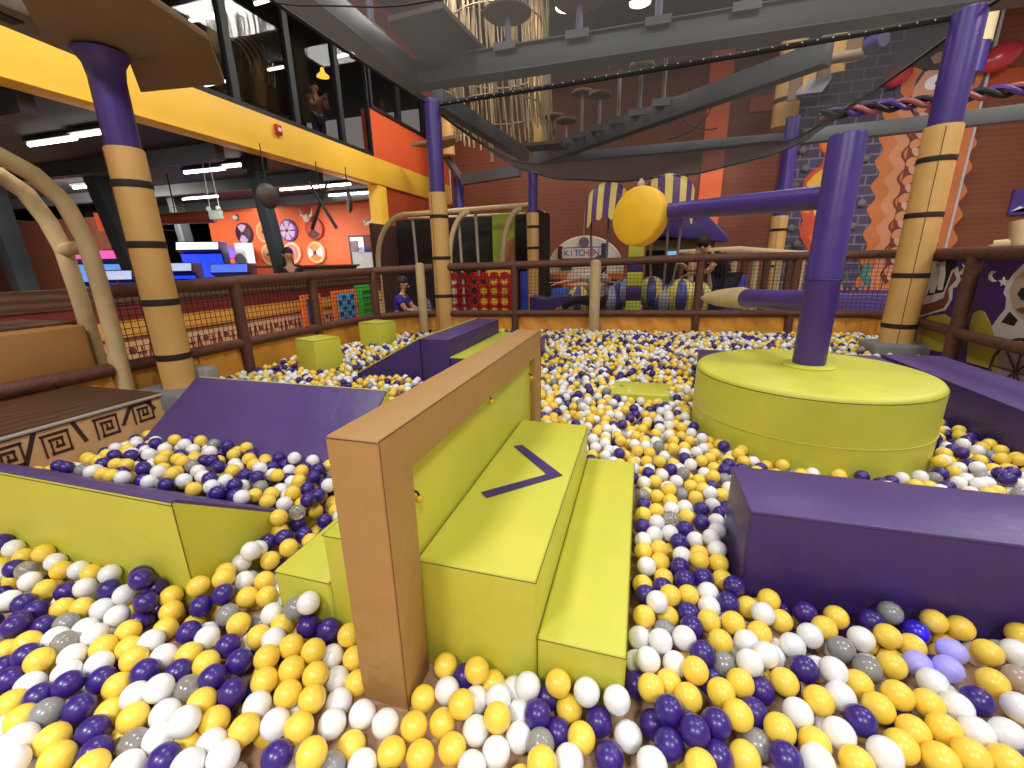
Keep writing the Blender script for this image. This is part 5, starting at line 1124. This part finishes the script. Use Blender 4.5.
BALLDATA = """Y-167,753,99 W95,824,98 Y207,839,115 W-106,797,67 W-344,721,56 G-185,815,68 P199,909,133 P139,885,97 W-297,777,48 Y-312,837,88 P-7,842,50 Y-83,866,60 Y-727,605,117 P139,952,128 Y-413,753,50 Y-486,713,50 P-208,883,78 P253,890,91 W-249,833,44 W3,962,106 W-82,962,107 Y-422,845,88 Y-165,962,112 Y-564,700,50 W-369,815,47 W-621,652,50 P-150,876,38 W38,911,50 P259,960,113 W-252,944,94 Y321,913,84 G-694,622,55 P-43,929,50 P411,921,106 W-331,904,69 P192,959,80 P-818,584,101 Y-540,777,50 Y-469,812,42 W-265,901,38 Y-129,945,47 Y319,999,114 Y96,1030,99 Y-415,949,97 W483,932,109 W-622,762,50 P-199,962,47 Y-816,658,101 Y197,1028,98 Y-684,691,38 W-400,899,45 Y418,995,106 G363,970,65 W-299,962,42 W-493,897,53 W-945,543,109 Y-368,962,45 W-764,717,57 W-701,767,50 Y288,1065,104 W-1004,499,119 W-890,651,97 Y222,1105,119 Y149,1077,80 Y-840,735,100 W88,1118,104 Y577,960,101 P369,1044,83 P-462,962,42 Y502,998,84 Y-956,615,102 Y-528,962,66 P57,1076,45 Y346,1110,105 W-1015,565,91 Y-919,728,100 W-794,783,44 P-1081,495,112 W171,1146,81 W649,996,109 P250,1173,117 W567,1033,95 W483,1069,90 Y-883,800,100 P270,1126,68 W128,1198,107 W-985,681,91 W-1103,570,135 W57,1153,46 W382,1173,122 Y-782,855,38 P408,1131,71 W202,1228,109 Y546,1113,103 G315,1181,84 W64,1219,79 P630,1077,106 Y-1067,617,87 W-1163,462,101 Y473,1155,97 Y-968,796,101 Y-1096,551,66 Y705,1041,94 W-853,847,38 Y-1022,745,97 W-1158,536,101 Y77,1286,108 W437,1220,117 P-1082,689,100 Y-948,868,102 Y777,1024,101 G145,1266,84 Y-1233,431,118 Y-838,920,50 Y315,1256,98 Y-1137,639,104 W611,1148,98 W120,1339,133 P232,1293,97 Y-885,962,90 Y-1070,803,108 Y846,1045,113 P542,1217,98 W-916,906,48 Y697,1138,98 Y756,1094,92 W-1034,962,186 W397,1278,96 C-1225,514,82 W-1210,588,99 Y-1032,865,100 P-960,954,100 W617,1220,111 P-1172,703,109 Y291,1335,98 W471,1265,71 Y160,1345,73 P-1291,468,92 P-1151,774,100 Y831,1115,100 P83,1396,103 Y-1284,555,102 W-1276,624,128 Y923,1056,105 Y168,1404,116 Y370,1349,98 W-1106,867,104 P228,1370,83 Y761,1186,106 P-1039,948,100 W534,1300,98 C-1232,666,90 Y-1353,425,109 Y447,1331,92 Y684,1219,83 G-1096,962,147 Y-1242,738,104 W302,1408,94 W906,1128,99 P-1357,501,97 Y834,1188,96 W-1430,378,129 W470,1399,115 Y235,1443,98 W-1342,600,106 P-1299,692,103 Y-1178,873,92 Y-1136,933,91 Y73,1467,88 G729,1277,89 Y-1421,452,111 P146,1468,90 W600,1356,100 P-1240,811,98 P368,1438,100 G681,1332,92 W980,1144,98 W905,1201,94 W308,1481,94 Y-1394,560,75 P-1387,658,115 W-1486,423,125 Y534,1418,83 Y800,1301,98 Y437,1456,83 Y-1338,753,94 W-1205,959,99 P-1454,529,108 P229,1525,98 Y657,1404,99 W887,1271,93 Y-1282,890,100 W88,1563,101 Y154,1540,77 Y-1441,613,94 P970,1235,96 G-1514,490,120 W755,1387,98 P299,1554,97 W-1409,725,96 W-1350,825,88 P620,1467,95 Y-1466,680,118 W-1544,408,83 P218,1598,98 Y371,1571,93 V887,1343,83 Y142,1613,95 W1063,1239,98 Y714,1468,98 G-1356,912,100 Y836,1411,107 P-1514,616,93 Y-1580,466,104 Y-1290,1021,100 P-1423,819,95 P-1564,565,117 V959,1337,92 W-1492,748,110 Y75,1660,98 Y1048,1312,98 Y368,1649,108 Y-1361,998,100 W231,1673,98 Y906,1413,84 P-1422,958,133 P820,1482,96 Y142,1695,98 P-1623,525,99 W-1580,649,97 Y-1558,719,93 W-1638,445,67 V1003,1406,98 Y301,1703,98 Y-1523,811,91 W75,1736,98 P-1484,914,103 W-1638,598,101 Y-1367,1085,100 W372,1722,120 Y-1473,1006,152 Y-1522,946,157 T1130,1346,98 B945,1476,89 Y-1687,492,91 P225,1762,101 Y-1637,695,100 Y-1568,867,104 W-1446,1064,100 W124,1794,98 Y1106,1431,98 W360,1793,128 W-1696,644,99 Y-1638,768,91 W-1477,1140,178 W-1727,550,79 Y-1522,1053,133 P-1658,850,136 W192,1828,95 W299,1811,90 P69,1845,98 Y-1624,912,118 Y-1762,598,112 Y1080,1512,107 P-1703,879,201 Y-1400,1252,128 Y-1441,1187,104 W-1722,721,100 W-1522,1125,122 W1189,1455,98 W392,1857,123 P-1799,541,89 P-1674,829,69 C-1775,668,106 P260,1875,98 W-1505,1195,140 W137,1894,98 P-1698,912,137 W-1742,801,100 P-1461,1292,138 P-1836,602,105 P-1763,912,179 W-1799,735,90 Y75,1949,98 C202,1943,98 P-1522,1261,124 Y-1522,1339,202 W-1845,679,94 P337,1942,101 P-1433,1375,100 P-1893,567,76 Y137,1997,99 Y-1522,1331,131 Y-1903,636,103 W-1815,875,112 Y278,1986,95 W407,1975,98 W-1852,818,88 W208,2026,102 G-1894,733,91 C-1509,1433,173 P75,2037,97 P-1418,1497,100 P-1889,871,123 Y-1967,609,79 W276,2069,98 Y-1927,799,93 P-2001,655,126 P-1962,705,89 P437,2047,102 P-1522,1438,103 P352,2069,99 Y207,2100,105 W-1943,912,148 Y144,2136,101 Y-1998,779,91 W410,2115,102 P-2061,688,100 W-2007,859,114 Y-1522,1557,103 P479,2134,88 Y91,2183,82 Y337,2172,101 G270,2201,95 Y-2056,912,126 P-2098,749,83 P-2077,834,100 W202,2250,98 W79,2269,101 Y470,2238,98 Y382,2266,106 P-2170,753,94 W-2129,912,127 W-1542,1688,44 Y139,2311,95 Y-2183,826,95 Y327,2312,90 W253,2334,98 Y-2199,891,128 P435,2318,98 Y-1648,1699,100 W-2244,748,95 W179,2391,98 W-2281,830,107 W-2268,911,137 W-1739,1688,63 Y-1715,1752,100 Y-1654,1818,100 Y-2332,912,167 G514,2425,98 C-2347,856,124 P-1838,1688,81 P-1907,1697,106 P-2420,853,119 P-1788,1844,100 P-1853,1781,100 P-1932,1688,38 Y-2468,907,125 Y-2020,1703,100 Y-1941,1824,100 Y-1870,1907,100 W-2534,912,151 P-1839,1997,100 P-2602,912,170 Y-2027,1907,100 Y-2101,1900,100 P-2003,2020,100 Y-1947,2079,100 Y1482,2599,98"""
KNOWN = []
for w in BALLDATA.split():
    a, b, c_ = w[1:].split(','); KNOWN.append((w[0], int(a) / 1000, int(b) / 1000, int(c_) / 1000))
def ico(sub, r):
    bm = bmesh.new(); bmesh.ops.create_icosphere(bm, subdivisions=sub, radius=r)
    v = [tuple(x.co) for x in bm.verts]; bm.verts.index_update(); f = [tuple(x.index for x in q.verts) for q in bm.faces]; bm.free(); return v, f
# each ball: a shell with a faint moulding seam
def ball_mesh(key):
    me = bpy.data.meshes.new('ball_' + BALL[key][0].replace(' ', '_'))
    g = G(); prof = []
    n = 22
    for i in range(1, n):
        a = -pi / 2 + pi * i / n; r = BR_ * (1.0 if abs(a) > .045 else 1.012); prof.append((r * cos(a), r * sin(a)))
    ax = (.3, .5, .8)
    g.lathe(prof, (0, 0, 0), 32, axis=ax)
    me.from_pydata(g.v, [], g.f); me.polygons.foreach_set('use_smooth', [True] * len(me.polygons)); me.materials.append(BALL[key][1])
    return me
MESH = {k: ball_mesh(k) for k in BALL}
def region(x, y, z):
    px, py, _ = proj((x, y, z))
    if x > .42 and y < 1.56:
        if px > 900: return 'at the right end of the long purple block'
        return 'in front of the long purple block, below its face' if py < 690 else 'along the bottom edge below the long purple block'
    if x > .0 and y >= 1.0: return 'in the aisle between the lowest green step and the purple block'
    if x > -.62 and y < 1.05: return 'by the bottom corner of the tan arch foot' if px < 470 else ('right under the end faces of the green steps' if py < 700 else 'along the bottom edge below the green steps')
    if y > 1.0 and x < -.6: return 'in the gap between the left wedge and the tan arch'
    if px > 250: return 'left of the tan arch foot, below the half buried low step' if py < 690 else 'along the bottom edge left of the tan arch foot'
    if py < 640: return 'against the green face of the left wedge'
    return 'along the bottom edge below the left wedge' if py > 705 else 'in the open pile below the left wedge'
SPECIAL = {}
odd = {'G': 0, 'C': 0}
from collections import Counter
cnt = Counter()
near_known = KNOWN[:300]
rows = [(c_, x, y, z, region(x, y, z)) for c_, x, y, z in near_known]
tot = Counter((r[0], r[4]) for r in rows)
for (c_, x, y, z, reg) in rows:
    o = bpy.data.objects.new('pit_ball', MESH[c_]); COL.objects.link(o)
    o.location = (x, y, z); o.rotation_euler = (RND.uniform(0, 6), RND.uniform(0, 6), RND.uniform(0, 6))
    nm = BALL[c_][0]
    lab = '%s plastic ball %s' % (nm, reg)
    grp = None
    if tot[(c_, reg)] > 1: grp = '%s balls %s' % (nm, reg)
    tag(o, lab, 'ball', grp)

# the rest of the balls: settled one by one onto what already lies there
def slope_z(x, y):
    """height of the solid floor or foam under a point; None where nothing can lie"""
    if -3.3 - BR_ < x < -1.56 + BR_ * .9:
        if .95 - BR_ < y < 1.0: return None
        if 1.0 <= y < 1.66: return .5 * (1.66 - y) / .71
    if -3.22 - BR_ < x < -1.57 + BR_ * .9 and 1.66 <= y < 2.39 + BR_: 
        return .5 * (y - 1.66) / .70 if y < 1.87 else None
    for (x0, y0, x1, y1) in ((-.745, .84, -.60, 2.66), (-.62, 1.0, -.24, 2.262), (-.24, 1.0, .022, 2.27), (-.97, 1.0, -.747, 2.262), (-1.21, 1.0, -.97, 2.27), (.43, 1.555, 2.3, 1.925), (2.24, 2.3, 2.72, 4.86), (.62, 4.55, 2.22, 4.9), (-2.175, 3.95, -1.2, 5.6), (-4.4, -.6, -3.405, 2.2), (-4.42, 2.92, -3.86, 3.05), (-4.02, 4.08, -3.52, 4.56), (-4.1, 5.5, -3.6, 5.95)):
        if x0 - BR_ < x < x1 + BR_ and y0 - BR_ < y < y1 + BR_: return None
    if -3.25 - BR_ < x < -2.17 and 3.95 - BR_ < y < 5.6 + BR_: return None
    if hypot(x - 1.15, y - 3.38) < .717 + BR_: return None
    for (a, b, r) in ((-4.08, 2.82, .3), (-3.31, 7.0, .16), (3.09, 6.45, .3), (-.72, 7.2, .09), (-3.62, 6.78, .08), (-4.38, 3.85, .07), (-4.37, 5.05, .07), (-2.06, 7.14, .07), (.87, 7.5, .07), (2.25, 7.69, .07)):
        if hypot(x - a, y - b) < r + BR_: return None
    if x > (3.12 if y < 6 else 3.3) or x < -4.33: return None
    ylim = 6.2 + (x + 4.24) * .75 if x < -3.4 else (6.86 + (x + 3.4) * .19 if x < -.8 else 7.22 + (x + .8) * .10)
    if y > ylim: return None
    if x < -4.2 + 0 and y > 6.2: return None
    return 0.0
def level(x, y):
    if -3.4 < x < -1.5 and .95 < y < 2.4: return min(.245, .165 + max(0, x + 3.35) * .2) if x < -2.4 else .245 - (x + 2.4) * .05
    if x < -3.1 and y < 2.5: return .13
    if y < 1.0 and -.75 < x < .45: return .075
    if y < 1.6 and x > .42: return .12
    if y < .97: return .135
    if y > 6.3: return .17
    if y > 2.7: return .14
    return .125
grid = {}
CS = BD
def near(x, y):
    i, j = int(math.floor(x / CS)), int(math.floor(y / CS))
    for a in (i - 1, i, i + 1):
        for b in (j - 1, j, j + 1):
            for q in grid.get((a, b), ()): yield q
def put(x, y, z, c_): grid.setdefault((int(math.floor(x / CS)), int(math.floor(y / CS))), []).append((x, y, z)); allb.append((x, y, z, c_))
allb = []
for c_, x, y, z in KNOWN: put(x, y, z, c_)
NK = len(KNOWN)
seeded = allb[300:]
def rest(x, y):
    s = slope_z(x, y)
    if s is None: return None
    z = s + BR_ * (1.0 if s == 0 else 1.2)
    for a, b, c_ in near(x, y):
        d2 = (x - a) ** 2 + (y - b) ** 2
        if d2 < BD * BD:
            z = max(z, c_ + sqrt(BD * BD - d2) * .985)
    return z
rb = random.Random(11)
def in_view(x, y):
    px, py, d = proj((x, y, .1)); return d > .2 and -330 < px < 1354 and 250 < py < 1080
kn_xy = [(k[1], k[2]) for k in KNOWN[:300]]
def covered(x, y):
    """a near foreground spot whose balls are all placed one by one"""
    c_ = 0
    for a, b, _z in near(x, y):
        if (x - a) ** 2 + (y - b) ** 2 < (.068) ** 2: return True
    return False
for it in range(60000):
    # a first layer on the floor under the balls placed one by one
    x = rb.uniform(-3.4, 2.0); y = rb.uniform(-.1, 2.2)
    if not in_view(x, y) or slope_z(x, y) != 0: continue
    if all((x - a) ** 2 + (y - b) ** 2 + (BR_ - c_) ** 2 > .0715 ** 2 for a, b, c_ in near(x, y)):
        if hypot(x + .2, y - .75) < .33 and rb.random() < .8: continue
        put(x, y, BR_, rb.choices('YWPGC', (38, 34, 22, 3, .8))[0])
for it in range(190000):
    if it % 2: x = rb.uniform(-4.35, 3.3); y = rb.uniform(.3, 7.75)
    else: x = rb.uniform(-3.6, 1.9); y = rb.uniform(.0, 3.2)
    if not in_view(x, y): continue
    z = rest(x, y)
    if z is None: continue
    for _ in range(4):
        x2, y2 = x + rb.gauss(0, .02), y + rb.gauss(0, .02); z2 = rest(x2, y2)
        if z2 is not None and z2 < z: x, y, z = x2, y2, z2
    s = slope_z(x, y) or 0
    lv = level(x, y)
    top = lv
    if y > 3: top += .02 * sin(x * 3.1) * cos(y * 2.3)
    if z > top: continue
    fg = y < 1.3 and covered(x, y)
    if fg and z > BR_ + .03: continue
    put(x, y, z, rb.choices('YWPGC', (38, 34, 22, 3, .8))[0])
pile = allb[300:]
print('balls in the pile', len(pile))
keys = 'YWPGCVBT'
hv, hf = ico(3, BR_); mv, mf = ico(2, BR_ * 1.015); lv_, lf = ico(1, BR_ * 1.06)
vs = []; fs = []; mi = []
for x, y, z, c_ in pile:
    d = hypot(x, y); bv, bf = (hv, hf) if d < 1.6 else ((mv, mf) if d < 4.4 else (lv_, lf))
    o = len(vs); vs += [(a + x, b + y, c2 + z) for a, b, c2 in bv]; fs += [(a + o, b + o, c2 + o) for a, b, c2 in bf]; mi += [keys.index(c_)] * len(bf)
me = bpy.data.meshes.new('ball_pile'); me.from_pydata(vs, [], fs)
for k in keys: me.materials.append(BALL[k][1])
me.polygons.foreach_set('material_index', mi); me.polygons.foreach_set('use_smooth', [True] * len(mi))
o = bpy.data.objects.new('ball_pile', me); COL.objects.link(o)
tag(o, 'mixed yellow, white and purple plastic balls covering the rest of the pit', 'balls', kind='stuff')

# ================================================================== LIGHT
def area(name, loc, size, power, color=(1, .97, .93), target=None, sy=None):
    l = bpy.data.lights.new(name, 'AREA'); l.energy = power; l.color = color; l.shape = 'RECTANGLE'; l.size = size; l.size_y = sy or size
    ob = bpy.data.objects.new(name, l); COL.objects.link(ob); ob.location = loc
    if target is not None:
        ob.rotation_euler = (Vector(target) - Vector(loc)).to_track_quat('-Z', 'Y').to_euler()
    return ob
for i, (x, y, p_) in enumerate(((-3.0, -4.0, 1000), (2.5, -4.0, 1000), (-3, 3.2, 420), (2.5, 3.2, 420), (-3.6, 10.5, 330), (2.2, 9.5, 300), (8.0, 9, 330), (8, 2, 330))):
    area('hall_and_fill_lamp', (x, y, 7.4), 1.6, p_)  # unseen roof lamps; the first pair is front fill added behind the camera
area('room_fill', (-10.5, 10.6, 3.1), 1.2, 120, (1, .93, .85))  # added to brighten the orange wall beyond what the visible tubes give
area('room_fill', (-14, 7.0, 3.1), 1.2, 420, (1, .95, .9), target=(-15, 10, 1.2))  # added and aimed to brighten the brown partition wall
area('tunnel_wall_fill', (-4.6, 13.0, 7.4), 1.2, 70)  # unseen lamp added to brighten the wall beyond the tunnel
area('upstairs_fill', (-9.5, 8.5, 6.5), 1.2, 12)  # added fill; the small upstairs tubes alone leave that room dark
pl = bpy.data.lights.new('blue_toy_glow', 'POINT'); pl.energy = .06; pl.color = (.18, .16, 1); pl.shadow_soft_size = .02
ob = bpy.data.objects.new('blue_toy_glow', pl); COL.objects.link(ob)
vb = [k for k in KNOWN if k[0] == 'V']; ob.location = (sum(k[1] for k in vb) / len(vb) + .005, sum(k[2] for k in vb) / len(vb) + .07, .13)
w = bpy.data.worlds.new('hall ambient fill'); sc.world = w; w.use_nodes = True
w.node_tree.nodes['Background'].inputs['Color'].default_value = (1, .93, .86, 1); w.node_tree.nodes['Background'].inputs['Strength'].default_value = .30  # even ambient light serving as fill from the open side

vs_ = sc.view_settings; sc.display_settings.display_device = 'sRGB'
vs_.view_transform = 'Standard'; vs_.look = 'None'; vs_.exposure = 0.08; vs_.gamma = 1.0; vs_.use_curve_mapping = False
sc.cycles.use_denoising = True
sc.cycles.max_bounces = 8; sc.cycles.transparent_max_bounces = 16; sc.cycles.sample_clamp_indirect = 6
for o in bpy.data.objects:
    if '_o' in o: del o['_o']
